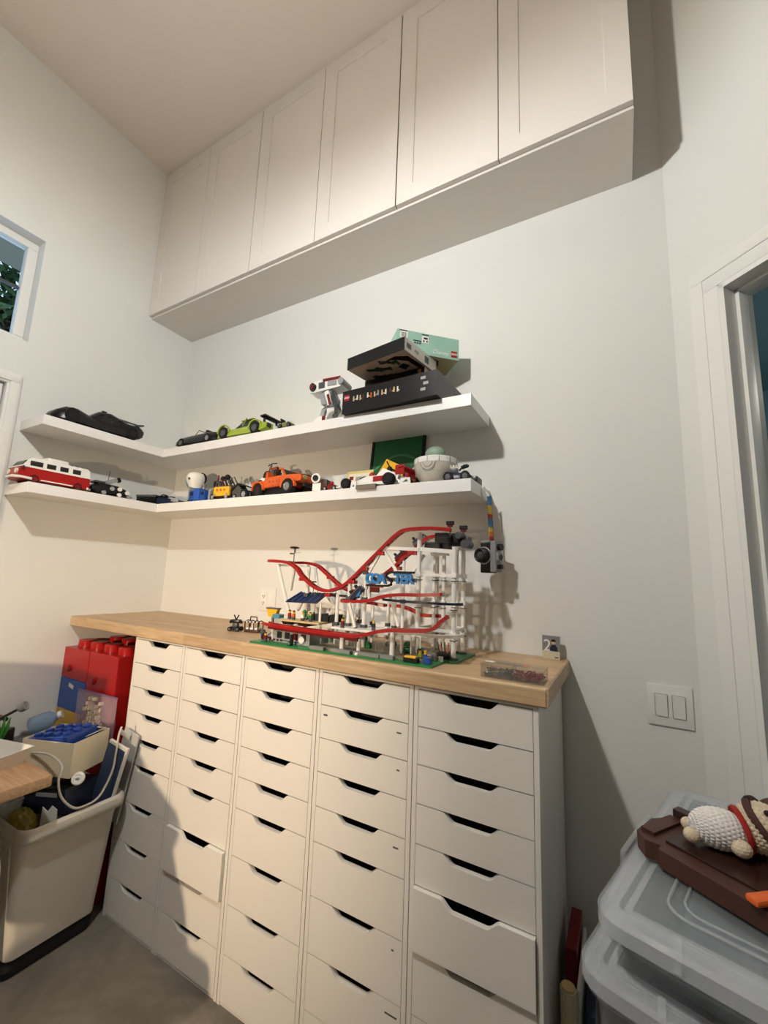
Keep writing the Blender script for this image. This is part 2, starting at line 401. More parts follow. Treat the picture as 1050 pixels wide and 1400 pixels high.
# ------------------------------------------------------------------ butcher block worktop, made of glued staves
top_m = M_wood('oiled_oak', (204, 176, 138), (176, 146, 110), .09)
wt = thing('worktop', 'light oak butcher block worktop lying across the drawer units', 'worktop', (0, 0, 1.163))
T0, T1_, rows = 0.0005, 2.4218, 12
TH = .050
ys = [-.512 + .512*i/rows - (.0005 if i == rows else 0) for i in range(rows+1)]
for r_ in range(rows):
    x = T0 - random.uniform(0, .4); first = True
    while x < T1_:
        L = random.uniform(.32, .72); a = max(x, T0); b_ = min(x+L, T1_)
        if T1_-b_ < .12: b_ = T1_
        if b_-a > .03:
            mb = MB()
            if r_ == 0:
                prof = [(-.512, .004), (-.508, 0), (ys[1], 0), (ys[1], TH), (-.505, TH), (-.5085, TH-.0012), (-.511, TH-.004), (-.512, TH-.008)]
                mb.prism(prof, a+.0001, b_-.0001 if b_ < T1_ else b_, 'x')
            else:
                mb.box(((a+b_)/2, (ys[r_]+ys[r_+1])/2, TH/2), (b_-a-.0002, ys[r_+1]-ys[r_]-.0002, TH), 0, .0003)
            cxm = (a+b_)/2
            o = mb.build('stave', top_m, wt, smooth=0, off=(cxm, ys[r_], 0)); o.location = (cxm, ys[r_], 0)
        x = b_ if b_ < T1_ else T1_+1
# right end: rounded nosing
MB().prism([(T1_-.0005, 0), (T1_+.006, .003), (T1_+.007, TH-.008), (T1_+.005, TH-.003), (T1_, TH)], -.510, -.001, 'y').build('end_nosing', top_m, wt)

# ================================================================== SHELVES
SU, SL, ST = 2.1895, 1.8572, .0484
def shelf(lab, lo, hi):
    o = MB().b2(lo, hi, .0012).build('wall_shelf', shelf_m, smooth=0, off=lo); o.location = lo
    tag(o, lab, 'shelf', 'white floating shelves')
shelf('upper white floating shelf on the left wall, under the long black car', (0, -.868, SU-ST), (.2445, 0, SU))
shelf('upper white floating shelf on the back wall, carrying the stacked boxes', (.2450, -.26, SU-ST), (2.136, 0, SU))
shelf('lower white floating shelf on the left wall, under the red camper van', (0, -.8833, SL-ST), (.2445, 0, SL))
shelf('lower white floating shelf on the back wall, lined with small models', (.2450, -.26, SL-ST), (2.138, 0, SL))

# ================================================================== UPPER CABINETS
CW, CF, CB, CT = .4515, -.3204, 3.092, 4.137
cl = ['white two-door wall cabinet beside the left wall', 'white two-door wall cabinet in the middle of the row', 'white two-door wall cabinet at the right end, by the angled wall']
for k in range(3):
    x0 = 2*CW*k
    t = thing('wall_cabinet', cl[k], 'cabinet', (x0, 0, CB), group='white cabinets under the ceiling')
    MB().b2((.001, CF+.022, 0), (2*CW-.001, -.001, CT-CB+.006)).build('body', cab_m, t, smooth=0)
    for i in range(2):
        a, b_ = i*CW+.0018, (i+1)*CW-.0018
        if i == 0 and k: a += .0022
        z0, z1 = .006, CT-CB-.003; fwid = .078
        g = MB()
        g.b2((a, CF, z0), (a+fwid, CF+.02, z1), .0012).b2((b_-fwid, CF, z0), (b_, CF+.02, z1), .0012)
        g.b2((a+fwid-.0005, CF, z0), (b_-fwid+.0005, CF+.02, z0+fwid), .0012).b2((a+fwid-.0005, CF, z1-fwid), (b_-fwid+.0005, CF+.02, z1), .0012)
        d = g.build('door', cab_m, t, smooth=0)
        MB().b2((a+fwid, CF+.005, z0+fwid), (b_-fwid, CF+.018, z1-fwid)).build('panel', cab_m, d, smooth=0)
struct(MB().b2((0.0005, CF+.021, CB-.006), (6*CW, -.0005, CB-.0005)).build('trim_2', cab_m, smooth=0))
struct(MB().b2((0, CF+.004, CT+.002), (6*CW, -.001, CZ)).build('trim_1', cab_m, smooth=0))

# ================================================================== WALL FITTINGS
sw = thing('light_switch', 'white double rocker light switch on the wall by the doorway', 'switch', (2.727, 0, 1.105))
MB().box((0, -.003, 0), (.124, .006, .127), 0, .002).build('plate', trim_m, sw)
for s_ in (-.024, .024):
    MB().box((s_, -.0062, 0), (.036, .001, .07)).build('rocker_frame', dgrey_m, sw, smooth=0)
    MB().box((s_, -.008, 0), (.0335, .006, .0675), mat=Matrix.Rotation(R(2.5), 3, 'X')).build('rocker', trim_m, sw)
ou = thing('wall_outlet', 'white wall outlet with a switch above the worktop', 'outlet', (.925, 0, 1.34))
MB().box((0, -.003, 0), (.118, .006, .122), 0, .002).build('plate', trim_m, ou)
for sx, nm in ((-.025, 'receptacle'), (.025, 'rocker')):
    MB().box((sx, -.0065, 0), (.034, .003, .068), 0, .001).build(nm, white_m, ou)
for zz in (.018, -.018):
    for q, (sx, sz, sw_, sh) in enumerate(((-.031, 0, .003, .009), (-.019, 0, .003, .009), (-.025, -.010, .005, .005))):
        MB().box((sx, -.0083, zz+sz), (sw_, .001, sh)).build('slot', blackm_m, ou, smooth=0)

# ================================================================== TOY HELPERS
def wheel(parent, c, r, wd, hub=None, ax='y', name='wheel'):
    d = Vector((0, wd/2, 0)) if ax == 'y' else Vector((wd/2, 0, 0))
    c = Vector(c); mb = MB()
    T = Matrix.Rotation(R(90), 3, 'X') if ax == 'y' else Matrix.Rotation(R(90), 3, 'Y')
    mb.lathe([(r*.55, -wd/2), (r*.92, -wd/2), (r, -wd*.36), (r, wd*.36), (r*.92, wd/2), (r*.55, wd/2)], c, 20, T)
    w_ = mb.build(name, rubber_m, parent)
    MB().lathe([(r*.16, -wd*.53), (r*.5, -wd*.50), (r*.57, -wd*.54), (r*.57, wd*.54), (r*.5, wd*.50), (r*.16, wd*.53)], c, 12, T).build('hub', hub or grey_m, w_)
    return w_
def loft(mb, secs):
    """closed rings of equal count joined into a hull, caps included"""
    n = len(secs[0]); V = [p for s_ in secs for p in s_]
    F = [(j*n+i, j*n+(i+1) % n, (j+1)*n+(i+1) % n, (j+1)*n+i) for j in range(len(secs)-1) for i in range(n)]
    F += [tuple(range(n))[::-1], tuple(range((len(secs)-1)*n, len(secs)*n))]
    return mb.add(V, F)
def hull(mb, stations):
    """car-like hull along x: stations (x, half width bottom, half width top, z bottom, z top)"""
    secs = []
    for x, wb, wt_, z0, z1 in stations:
        h = z1-z0
        secs.append([(x, -wb, z0), (x, -wb, z0+h*.45), (x, -wt_-(wb-wt_)*.35, z0+h*.8), (x, -wt_*.85, z1), (x, wt_*.85, z1), (x, wt_+(wb-wt_)*.35, z0+h*.8), (x, wb, z0+h*.45), (x, wb, z0)])
    return loft(mb, secs)
def rbox(mb, c, d, rx=0, ry=0, rz=0, bev=0):
    T = Matrix.Rotation(rz, 3, 'Z') @ Matrix.Rotation(ry, 3, 'Y') @ Matrix.Rotation(rx, 3, 'X')
    return mb.box(c, d, 0, bev, mat=T)
EPS = .0006

# ------------------------------------------------------------------ long black car (upper left shelf); local +x is the nose, pointing to the room
t = thing('toy_car', 'long low black model car on the upper left shelf', 'toy car', (.155, -.60, SU+EPS), R(-90)); t.scale = (1, 1, 1.22)
hull(MB(), [(.222, .035, .03, .012, .026), (.205, .062, .05, .01, .046), (.17, .082, .062, .01, .066), (.12, .085, .066, .01, .070), (.06, .074, .05, .01, .060), (.02, .074, .05, .01, .060), (-.06, .076, .055, .01, .068), (-.14, .085, .066, .01, .074), (-.19, .082, .066, .014, .078), (-.218, .066, .055, .03, .074)]).build('body', black_m, t)
hull(MB(), [(.05, .05, .030, .052, .064), (.01, .056, .038, .052, .094), (-.05, .056, .038, .052, .102), (-.11, .052, .034, .060, .092), (-.17, .046, .03, .06, .080)]).build('canopy', M('black_gloss', (6, 6, 7), .12), t)
rbox(MB(), (-.03, 0, .106), (.022, .018, .012), bev=.002).build('roof_scoop', black_m, t)
for sx in (.15, -.15):
    for sy in (-1, 1): wheel(t, (sx, sy*.076, .031), .031, .028, blackm_m)
for sy in (-.05, .05):
    rbox(MB(), (-.14, sy, .084), (.10, .004, .008)).build('side_fin', dgrey_m, t)
    MB().cyl((-.215, sy, .052), (-.225, sy, .052), .012).build('exhaust', dgrey_m, t)
rbox(MB(), (-.205, 0, .086), (.03, .13, .006), ry=R(12)).build('tail_spoiler', black_m, t)

# ------------------------------------------------------------------ black convertible, nose to the left
t = thing('toy_car', 'black open-top classic model car with chrome hubs, next to the lime racer', 'toy car', (.505, -.190, SU+EPS), R(180))
hull(MB(), [(.178, .04, .034, .018, .044), (.168, .058, .045, .012, .055), (.12, .064, .05, .012, .062), (.04, .064, .052, .012, .064), (.0, .062, .052, .012, .062), (-.09, .064, .052, .012, .068), (-.15, .058, .045, .016, .062), (-.178, .045, .036, .024, .05)]).build('body', M('black_paint', (10, 13, 11), .2, noise=.1), t)
rbox(MB(), (-.045, 0, .062), (.10, .085, .008), bev=.002).build('cockpit', dbrown_m, t)
for sy in (-.022, .022): rbox(MB(), (-.07, sy, .072), (.02, .034, .028), ry=R(-12), bev=.004).build('seat', dbrown_m, t)
ws = MB().tube([(.012, -.048, .06), (-.012, -.044, .088), (-.012, .044, .088), (.012, .048, .06)], .0022)
ws.build('windshield_frame', black_m, t)
for sx in (.118, -.112):
    for sy in (-1, 1): wheel(t, (sx, sy*.058, .026), .026, .016, metal_m)
for sy in (-.036, .036): MB().sph((.168, sy, .045), (.008, .009, .009), 10, 8).build('headlight', white_m, t)
MB().cyl((.18, -.05, .022), (.18, .05, .022), .004).build('bumper', metal_m, t)

# ------------------------------------------------------------------ lime sports car, nose to the left
t = thing('toy_car', 'lime green model sports car with black rear wing, upper shelf', 'toy car', (.868, -.176, SU+EPS), R(181))
hull(MB(), [(.182, .05, .045, .014, .03), (.168, .07, .06, .01, .046), (.12, .076, .062, .01, .056), (.06, .074, .06, .012, .058), (-.04, .074, .06, .012, .062), (-.11, .078, .064, .012, .07), (-.16, .076, .062, .02, .066), (-.18, .068, .056, .03, .06)]).build('body', lime_m, t)
hull(MB(), [(.06, .054, .04, .05, .06), (.02, .058, .042, .05, .094), (-.05, .058, .042, .05, .102), (-.10, .054, .04, .056, .086), (-.14, .05, .036, .056, .072)]).build('cabin', glass_dark, t)
for q in (-.026, .026):
    rbox(MB(), (-.015, q*2.1, .082), (.004, .008, .05), ry=R(-30)).build('pillar', lime_m, t)
    rbox(MB(), (-.02, q*1.4, .1015), (.09, .016, .004), ry=R(3)).build('roof_stripe', lime_m, t)
for k in range(4):
    sx, sy = ((.118, -1), (.118, 1), (-.112, -1), (-.112, 1))[k]
    wheel(t, (sx, sy*.068, .033), .033, .026, dgrey_m)
    ar = [( .118 if k < 2 else -.112) + .043*math.cos(a*math.pi/10) for a in range(11)]
    pts = [(ar[a], sy*.075, .033+.043*math.sin(a*math.pi/10)) for a in range(11)]
    MB().ribbon(pts, .012, .007).build('wheel_arch', lime_m, t)
rbox(MB(), (-.148, 0, .100), (.036, .125, .008), ry=R(6), bev=.002).build('rear_wing', black_m, t)
for sy in (-.045, .045): rbox(MB(), (-.146, sy, .082), (.012, .006, .032)).build('wing_post', black_m, t)
for q in range(3): rbox(MB(), (-.178, -.045+.045*q, .046), (.012, .026, .022)).build('tail_panel', black_m if q != 1 else white_m, t)
rbox(MB(), (-.135, -.079, .05), (.03, .004, .02)).build('side_decal', white_m, t)

# ------------------------------------------------------------------ tiny olive buggy
t = thing('toy_buggy', 'tiny dark and olive toy buggy beside the white robot', 'toy vehicle', (1.19, -.232, SU+EPS), R(180))
hull(MB(), [(.04, .015, .012, .010, .018), (.02, .02, .016, .008, .032), (-.02, .02, .016, .008, .034), (-.04, .016, .012, .010, .02)]).build('body', M('olive_plastic', (116, 116, 66), .4), t)
rbox(MB(), (.03, 0, .04), (.006, .03, .03), ry=R(15)).build('front_screen', blackm_m, t)
for sx in (.028, -.028):
    for sy in (-1, 1): wheel(t, (sx, sy*.021, .012), .012, .010, dgrey_m)

# ------------------------------------------------------------------ generic white two-legged robot
t = thing('toy_robot', 'white and red two-legged toy robot standing beside the box stack', 'toy robot', (1.400, -.182, SU+EPS), R(6)); t.scale = (.88, .88, 1)
hd = MB().prism([(-.105, .170), (-.085, .165), (.09, .178), (.10, .188), (.10, .222), (.08, .232), (-.02, .230), (-.10, .216)], -.042, .042, 'y').build('head', white_m, t, smooth=0)
MB().cyl((-.078, -.042, .193), (-.080, -.054, .192), .0195, n=20).build('lens', black_m, hd)
MB().cyl((-.080, -.054, .192), (-.0803, -.057, .192), .012, n=16).build('lens_glass', dred_m, hd)
rbox(MB(), (-.025, -.043, .197), (.038, .004, .030), ry=R(-3)).build('eye_panel', dgrey_m, hd)
rbox(MB(), (.035, -.0425, .222), (.11, .004, .014), ry=R(-1)).build('red_stripe', dred_m, hd)
rbox(MB(), (.03, 0, .232), (.09, .05, .006)).build('red_cap', dred_m, hd)
rbox(MB(), (.04, -.044, .200), (.055, .006, .022)).build('grey_vent', grey_m, hd)
MB().cyl((.095, -.05, .203), (.095, .05, .203), .017, n=18).build('ear_disc', grey_m, hd)
MB().prism([(-.03, .105), (.035, .105), (.045, .15), (.03, .178), (-.03, .172), (-.04, .14)], -.028, .028, 'y').build('torso', grey_m, t, smooth=0)
rbox(MB(), (-.036, 0, .14), (.012, .04, .05), bev=.002).build('chest_plate', white_m, t)
for sy in (-1, 1):
    lg = MB().ribbon([(.0, sy*.045, .150), (.034, sy*.05, .095), (.006, sy*.052, .060), (-.004, sy*.054, .018)], .024, .022).build('leg', grey_m, t, smooth=0)
    rbox(MB(), (.034, sy*.062, .118), (.026, .012, .075), ry=R(-20), bev=.003).build('thigh_cover', white_m, lg)
    rbox(MB(), (.042, sy*.0685, .108), (.014, .004, .055), ry=R(-20)).build('red_strip', dred_m, lg)
    MB().prism([(-.05, 0), (.04, 0), (.035, .012), (.0, .03), (-.03, .018)], sy*.054-.02, sy*.054+.02, 'y').build('foot', white_m, lg, smooth=0)
    rbox(MB(), (.02, sy*.054-.021, .016), (.02, .003, .02)).build('foot_mark', dred_m, lg)
for q in (.055,): MB().ribbon([(q-.02, -.03, .16), (q+.015, -.05, .10), (q+.03, -.06, .04)], .012, .014).build('tail_strut', dgrey_m, t, smooth=0)

# ------------------------------------------------------------------ stacked game boxes
def carton(name, label, fl, ang, wd, dp, h, z, faces, tilt=0):
    """fl = world xy of the front left bottom corner; faces: dict front,right,bottom,top -> material"""
    t = thing(name, label, 'box', (fl[0], fl[1], z), ang)
    base = MB().b2((.001, .001, .001), (wd-.001, dp-.001, h-.001)).build('carton', faces['core'], t, smooth=0)
    if 'front' in faces: MB().b2((0, 0, 0), (wd, .0012, h)).build('front_panel', faces['front'], t, smooth=0)
    if 'right' in faces: MB().b2((wd-.0012, .0013, 0), (wd, dp, h)).build('side_panel', faces['right'], t, smooth=0)
    if 'bottom' in faces: MB().b2((0.0013, .0013, 0), (wd-.0013, dp, .0012)).build('bottom_panel', faces['bottom'], t, smooth=0)
    return t
card_b = M('black_card', (11, 11, 12), .3, noise=.08, scale=8)
card_g = M('charcoal_card', (46, 48, 48), .35, noise=.06)
card_w = M('white_card', (214, 210, 202), .4, noise=.02)
card_t = M('beige_card', (196, 176, 156), .45, noise=.05, scale=6)
card_m = M('mint_card', (150, 190, 174), .4, noise=.10, scale=14)
b1 = carton('game_box', 'black flat toy box with a row of small figures, bottom of the stack', (1.553, -.281), R(-2.5), .460, .255, .105, SU+EPS, {'core': card_b, 'front': card_b, 'right': card_g})
def badge(parent, x, y, z, s, rot):
    T = Matrix.Rotation(rot[2], 3, 'Z') @ Matrix.Rotation(rot[0], 3, 'X')
    o = MB().box((0, 0, 0), (s, s, .0008)).build('logo_badge', red_m, parent, smooth=0); o.location = (x, y, z); o.rotation_euler = rot
    text('logo', 'LEGO', s*.40, white_m, o, (0, 0, .0006), (0, 0, 0), bold=s*.012)
badge(b1, .024, -.0006, .072, .028, (R(90), 0, 0))
figc = [tan_m, white_m, tan_m, brown_m, cream_m, org_m, tan_m, grey_m, tan_m, cream_m, brown_m, tan_m, cream_m]
for i in range(13):
    x = .060 + i*.0185 + random.uniform(-.003, .003); z = .058 + .002*math.sin(i*2)
    g = MB().box((x, -.0004, z), (.007, .0006, .016)).box((x, -.0004, z+.0115), (.006, .0006, .006)).box((x+.003*(-1)**i, -.0004, z-.002), (.012, .0006, .004))
    g.build('printed_figure', figc[i], b1, smooth=0)
for i in range(3): MB().box((.400+.012*(i % 2), -.0005, .082-.024*i), (.022, .0008, .012)).build('printed_highlight', grey_m, b1, smooth=0)
MB().box((.462, .19, .04), (.0012, .006, .016)).build('side_print', white_m, b1, smooth=0)
b2_ = carton('game_box', 'cream picture box squeezed between the black box and the tilted one', (1.625, -.215), R(-2.5), .300, .20, .064, SU+.106+EPS, {'core': card_t, 'front': card_b, 'right': card_t})
MB().box((.278, -.0004, .045), (.016, .0006, .024)).build('orange_print', M('dull_orange', (176, 116, 60), .5), b2_, smooth=0)
b3 = carton('game_box', 'black and beige toy box with plants printed underneath, jutting out over the shelf', (1.608, -.335), R(-9), .303, .235, .054, SU+.1715+EPS, {'core': card_t, 'front': card_b, 'right': card_w, 'bottom': card_t})
for (x, y, wd_, n_) in ((.12, .085, .09, 9), (.11, .150, .10, 10), (.19, .060, .06, 6)):
    g = MB()
    for k in range(n_):
        xx = x - wd_/2 + wd_*k/(n_-1); yy = y + .018*(k/(n_-1)-.5)*2
        g.box((xx, yy-.012, -.0002), (.014, .040*(.5+random.random()*.6), .0005), rz=random.uniform(-.7, .7))
    g.build('printed_plant', dgreen_m, b3, smooth=0)
MB().prism([(.20, .10), (.235, .085), (.25, .115), (.215, .135)], -.0006, -.0001, 'z').build('printed_pot', navy_m, b3, smooth=0)
MB().prism([(.19, .03), (.24, .022), (.285, .05), (.292, .15), (.27, .16), (.262, .08), (.23, .05)], -.0005, -.0001, 'z').build('printed_shape', dbrown_m, b3, smooth=0)
MB().prism([(.13, .165), (.29, .16), (.29, .225), (.12, .225)], -.0005, -.0001, 'z').build('printed_panel', card_b, b3, smooth=0)
for k, (yy, hh) in enumerate(((.03, .02), (.085, .012), (.16, .028))): MB().box((.3033, yy, .027), (.0008, .03, hh)).build('side_print', dgrey_m if k != 1 else grey_m, b3, smooth=0)
mt_ang = math.atan2(.196, .203)
b4 = carton('game_box', 'mint green toy box lying across the top of the stack', (1.832, -.308), mt_ang, .280, .144, .096, SU+.2265+EPS, {'core': card_m, 'front': card_m, 'bottom': M('olive_card', (172, 162, 118), .45, noise=.05)})
badge(b4, .258, -.0006, .024, .028, (R(90), 0, 0))
text('script_print', 'Disney', .026, white_m, b4, (.195, -.0006, .022), (R(90), 0, 0), shear=.35)
MB().box((.125, -.0005, .068), (.030, .0008, .032)).build('print_tile', white_m, b4, smooth=0)
MB().box((.127, -.0011, .073), (.018, .0006, .008)).build('print_mark', blackm_m, b4, smooth=0)
MB().box((.118, -.0011, .060), (.006, .0006, .008)).build('print_mark', blackm_m, b4, smooth=0)
MB().box((.133, -.0011, .060), (.006, .0006, .008)).build('print_mark', blackm_m, b4, smooth=0)
MB().box((.125, -.0005, .089), (.030, .0008, .004)).build('print_bar', blackm_m, b4, smooth=0)
MB().box((.030, -.0005, .075), (.034, .0008, .028)).build('bar_code_tile', white_m, b4, smooth=0)
for q in range(4): MB().box((.020+.006*q, -.0011, .074), (.002+.001*(q % 2), .0006, .02)).build('bar', blackm_m, b4, smooth=0)
MB().box((.028, -.0005, .0925), (.034, .0008, .004)).build('print_bar', blackm_m, b4, smooth=0)
for q in range(3): MB().cyl((.080+.011*q, -.0009, .047), (.080+.011*q, -.0001, .047), .0045).build('print_ring', dgrey_m, b4)
MB().box((.090, -.0005, .057), (.036, .0008, .004)).build('print_bar', blackm_m, b4, smooth=0)
MB().prism([(.15, .01), (.20, .03), (.215, .075), (.17, .06)], -.0006, -.0001, 'z').build('printed_shape', navy_m, b4, smooth=0)

# ================================================================== LOWER SHELF, LEFT WALL
# camper van, nose towards the room (local +x = nose)
t = thing('toy_van', 'red and white model camper van on the lower left shelf', 'toy van', (.132, -.757, SL+EPS), R(-90))
VW = .062
def side(poly, y0, y1, name, mat, par, z=0): return MB().prism(poly, y0, y1, 'y').build(name, mat, par, smooth=0)
lower = [(-.15, .018), (.138, .018), (.150, .03), (.152, .055), (.146, .072), (-.15, .072)]
lower = [(-.150, .016), (-.118, .016), (-.113, .036), (-.098, .044), (-.083, .036), (-.078, .016), (.068, .016), (.073, .036), (.088, .044), (.103, .036), (.108, .016), (.142, .018), (.152, .036), (.150, .062), (.142, .074), (-.150, .074)]
side(lower, -VW, VW, 'lower_body', red_m, t)
MB().b2((-.152, -VW-.001, .074), (.146, VW+.001, .079), .001).build('belt_line', white_m, t, smooth=0)
up_ = MB(); loft(up_, [[(-.148, -VW, .078), (.140, -VW, .078), (.140, VW, .078), (-.148, VW, .078)], [(-.146, -VW+.002, .112), (.118, -VW+.002, .112), (.118, VW-.002, .112), (-.146, VW-.002, .112)], [(-.138, -VW+.012, .125), (.100, -VW+.012, .125), (.100, VW-.012, .125), (-.138, VW-.012, .125)]])
up_.build('upper_body', white_m, t, smooth=0)
for k, (a, b_) in enumerate(((.062, .112), (.008, .046), (-.046, -.010), (-.102, -.066))):
    for sy in (-1, 1):
        MB().box(((a+b_)/2, sy*(VW-.0005), .096), (b_-a, .003, .023), 0, .001).build('side_window', glass_dark, t)
rbox(MB(), (.1305, 0, .097), (.003, .10, .026), ry=R(-32)).build('windscreen', glass_dark, t)
MB().b2((-.05, -.045, .124), (.04, .045, .142), .004).build('pop_top', white_m, t)
for k in range(3): MB().cyl((-.07-.025*k, -.035, .130), (-.07-.025*k, .035, .130), .003, n=8).build('roof_rail', dgrey_m, t)
for sx in (.088, -.098):
    for sy in (-1, 1): wheel(t, (sx, sy*(VW-.010), .024), .024, .018, dred_m)
MB().tube([(.10, -VW-.004, .022), (.145, -VW-.002, .024), (.162, -.03, .026), (.162, .03, .026), (.145, VW+.002, .024), (.10, VW+.004, .022)], .006).build('front_bumper', white_m, t)
MB().tube([(-.14, -VW-.002, .022), (-.160, -.045, .022), (-.160, .045, .022), (-.14, VW+.002, .022)], .006).build('rear_bumper', white_m, t)
for sy in (-1, 1):
    MB().box((-.005, sy*(VW+.001), .022), (.136, .003, .005)).build('side_sill', white_m, t)
    MB().cyl((.150, sy*.042, .052), (.157, sy*.042, .052), .012).build('headlight', cream_m, t)
    MB().box((.140, sy*(VW+.010), .068), (.004, .012, .016)).build('mirror', dbrown_m, t)

# explorer tank
t = thing('toy_tank', 'black model crawler with white round wheels and raised grey arm behind the van', 'toy vehicle', (.135, -.486, SL+EPS), R(-90))
hull(MB(), [(.10, .045, .035, .03, .05), (.06, .058, .05, .02, .072), (-.03, .06, .05, .02, .068), (-.075, .055, .045, .016, .056), (-.10, .04, .03, .014, .034)]).build('body', black_m, t)
for sy in (-1, 1):
    for k, (x, z) in enumerate(((-.03, .05), (-.03, .018), (-.072, .036), (-.082, .013), (.01, .046), (.05, .018))):
        MB().lathe([(.003, -.004), (.011, -.004), (.011, .004), (.003, .004)], (x, sy*.064, z), 14, Matrix.Rotation(R(90), 3, 'X')).build('road_wheel', white_m if k < 3 else grey_m, t)
    MB().ribbon([(-.10, sy*.056, .016), (-.07, sy*.056, .006), (.06, sy*.056, .006), (.095, sy*.056, .03)], .016, .006).build('track', blackm_m, t, smooth=0)
rbox(MB(), (-.005, 0, .092), (.075, .03, .022), ry=R(28), bev=.003).build('gun_arm', grey_m, t)
MB().cyl((-.044, 0, .108), (-.056, 0, .115), .014, n=16).build('arm_lens', blackm_m, t)
MB().cyl((.012, .012, .085), (.006, .012, .152), .0018, n=6).build('antenna', dgrey_m, t)
rbox(MB(), (.055, 0, .078), (.05, .06, .012), bev=.003).build('hatch', dgrey_m, t)
for k in range(3): MB().cyl((.05+.014*k, -.02, .084), (.05+.014*k, -.02, .088), .005, n=10).build('dial', cream_m, t)

# dark speeder in the corner
t = thing('toy_speeder', 'flat black model speeder lying in the shelf corner', 'toy vehicle', (.235, -.218, SL+EPS), R(18))
MB().prism([(-.165, -.028), (-.03, -.032), (-.02, .032), (-.155, .03), (-.175, 0)], .004, .050, 'z').build('rear_block', black_m, t, smooth=0)
MB().b2((-.165, -.034, .044), (-.03, .032, .058), .004).build('deck', dgrey_m, t)
MB().b2((-.15, -.036, .052), (-.05, -.033, .058), .001).build('chrome_strip', metal_m, t)
hull(MB(), [(.15, .010, .008, .012, .022), (.08, .022, .016, .006, .034), (.0, .028, .02, .006, .042), (-.04, .024, .02, .01, .044)]).build('nose', navy_m, t)
for sy in (-1, 1): MB().tube([(-.02, sy*.02, .044), (.02, sy*.034, .058), (.05, sy*.03, .05)], .003).build('handlebar', blackm_m, t)
rbox(MB(), (.0, 0, .050), (.04, .03, .012), bev=.003).build('saddle', blackm_m, t)
rbox(MB(), (.09, -.018, .026), (.05, .008, .02), bev=.002).build('side_pod', grey_m, t)

# white helmet bust on a stand
t = thing('helmet_model', 'white round helmet model with teal back on a dark stand', 'helmet model', (.418, -.150, SL+EPS), R(8)); t.scale = (.76, .76, .92)
MB().lathe([(.018, .098), (.035, .104), (.044, .112), (.046, .122), (.062, .146), (.070, .17), (.068, .19), (.054, .207), (.025, .216), (.004, .217)], n=28).build('helmet', white_m, t)
MB().sph((-.046, .012, .162), (.048, .046, .050), 18, 12).build('teal_shell', teal_m, t)
MB().sph((.022, .035, .18), (.045, .034, .04), 16, 10).build('black_crest', blackm_m, t)
rbox(MB(), (.006, -.071, .165), (.012, .010, .012), ry=R(45)).build('emblem', M('bronze', (118, 104, 84), .4, metal=.6), t)
MB().cyl((0, 0, .085), (0, 0, .1), .036, n=20).build('collar', grey_m, t)
MB().lathe([(.062, 0), (.062, .012), (.042, .03), (.036, .06), (.04, .088)], n=10).build('stand', navy_m, t, smooth=20)
MB().prism([(.038, 0), (.066, 0), (.058, .07), (.046, .085)], -.012, .012, 'y').build('stand_fin', blackm_m, t, smooth=0)

# blue block machine
t = thing('toy_machine', 'small boxy blue model machine with two grey levers', 'toy vehicle', (.548, -.195, SL+EPS), R(5))
MB().b2((-.06, -.035, .006), (.06, .035, .066), .004).build('body', blue_m, t)
MB().b2((-.022, -.041, .012), (.022, .02, .078), .003).build('front_tower', M('bright_blue', (44, 88, 176), .3), t)
for sx in (-.042, .042):
    MB().box((sx, -.0365, .048), (.02, .004, .018), 0, .001).build('side_hatch', navy_m, t)
    for sy in (-.028, .028): MB().box((sx, sy, .005), (.028, .02, .01)).build('foot', blackm_m, t, smooth=0)
for sx in (-.012, .014): MB().cyl((sx, 0, .074), (sx+.012, 0, .105), .0025, n=6).build('lever', dgrey_m, t)
MB().b2((-.066, -.038, .02), (-.060, .0, .09), .001).build('side_rail', grey_m, t)

# yellow fronted machine with hoses
t = thing('toy_machine', 'yellow fronted model machine with dark hoses and a red mast', 'toy vehicle', (.735, -.185, SL+EPS), R(4))
MB().b2((-.075, -.04, .004), (.078, .04, .030), .003).build('chassis', blackm_m, t)
MB().b2((-.040, -.052, .022), (.072, -.036, .072), .003).build('yellow_panel', yel_m, t)
for q in range(3): MB().box((-.012+.026*q, -.053, .054), (.010, .003, .012)).build('panel_slot', org_m, t, smooth=0)
for sx in (-.028, .060): MB().cyl((sx, -.053, .030), (sx, -.055, .030), .006, n=10).build('lamp', grey_m, t)
MB().b2((-.045, -.03, .03), (.065, .035, .085), .004).build('engine', dgrey_m, t)
MB().cyl((-.058, -.015, .03), (-.050, -.015, .148), .004, n=8).build('mast', dred_m, t)
MB().b2((-.078, -.05, .004), (-.066, -.02, .062), .001).build('ladder', grey_m, t)
MB().cyl((-.060, -.03, .03), (-.060, -.03, .11), .005, n=8).build('post', blackm_m, t)
for k in range(5):
    a = -.035 + .024*k
    MB().tube([(a, -.03, .07), (a-.008, -.04, .105), (a+.01, -.02, .128), (a+.018, .01, .08)], .0035, 6).build('hose', (blackm_m, dgrey_m, dred_m, blackm_m, dgrey_m)[k], t)
for (x, z, r) in ((-.01, .124, .014), (.022, .130, .016), (-.028, .098, .013), (.046, .104, .014)):
    MB().sph((x, -.02, z), r, 12, 8).build('canister', blackm_m if z > .11 else dgrey_m, t)
for sx in (-.05, .05):
    for sy in (-1, 1): wheel(t, (sx, sy*.042, .018), .018, .012)

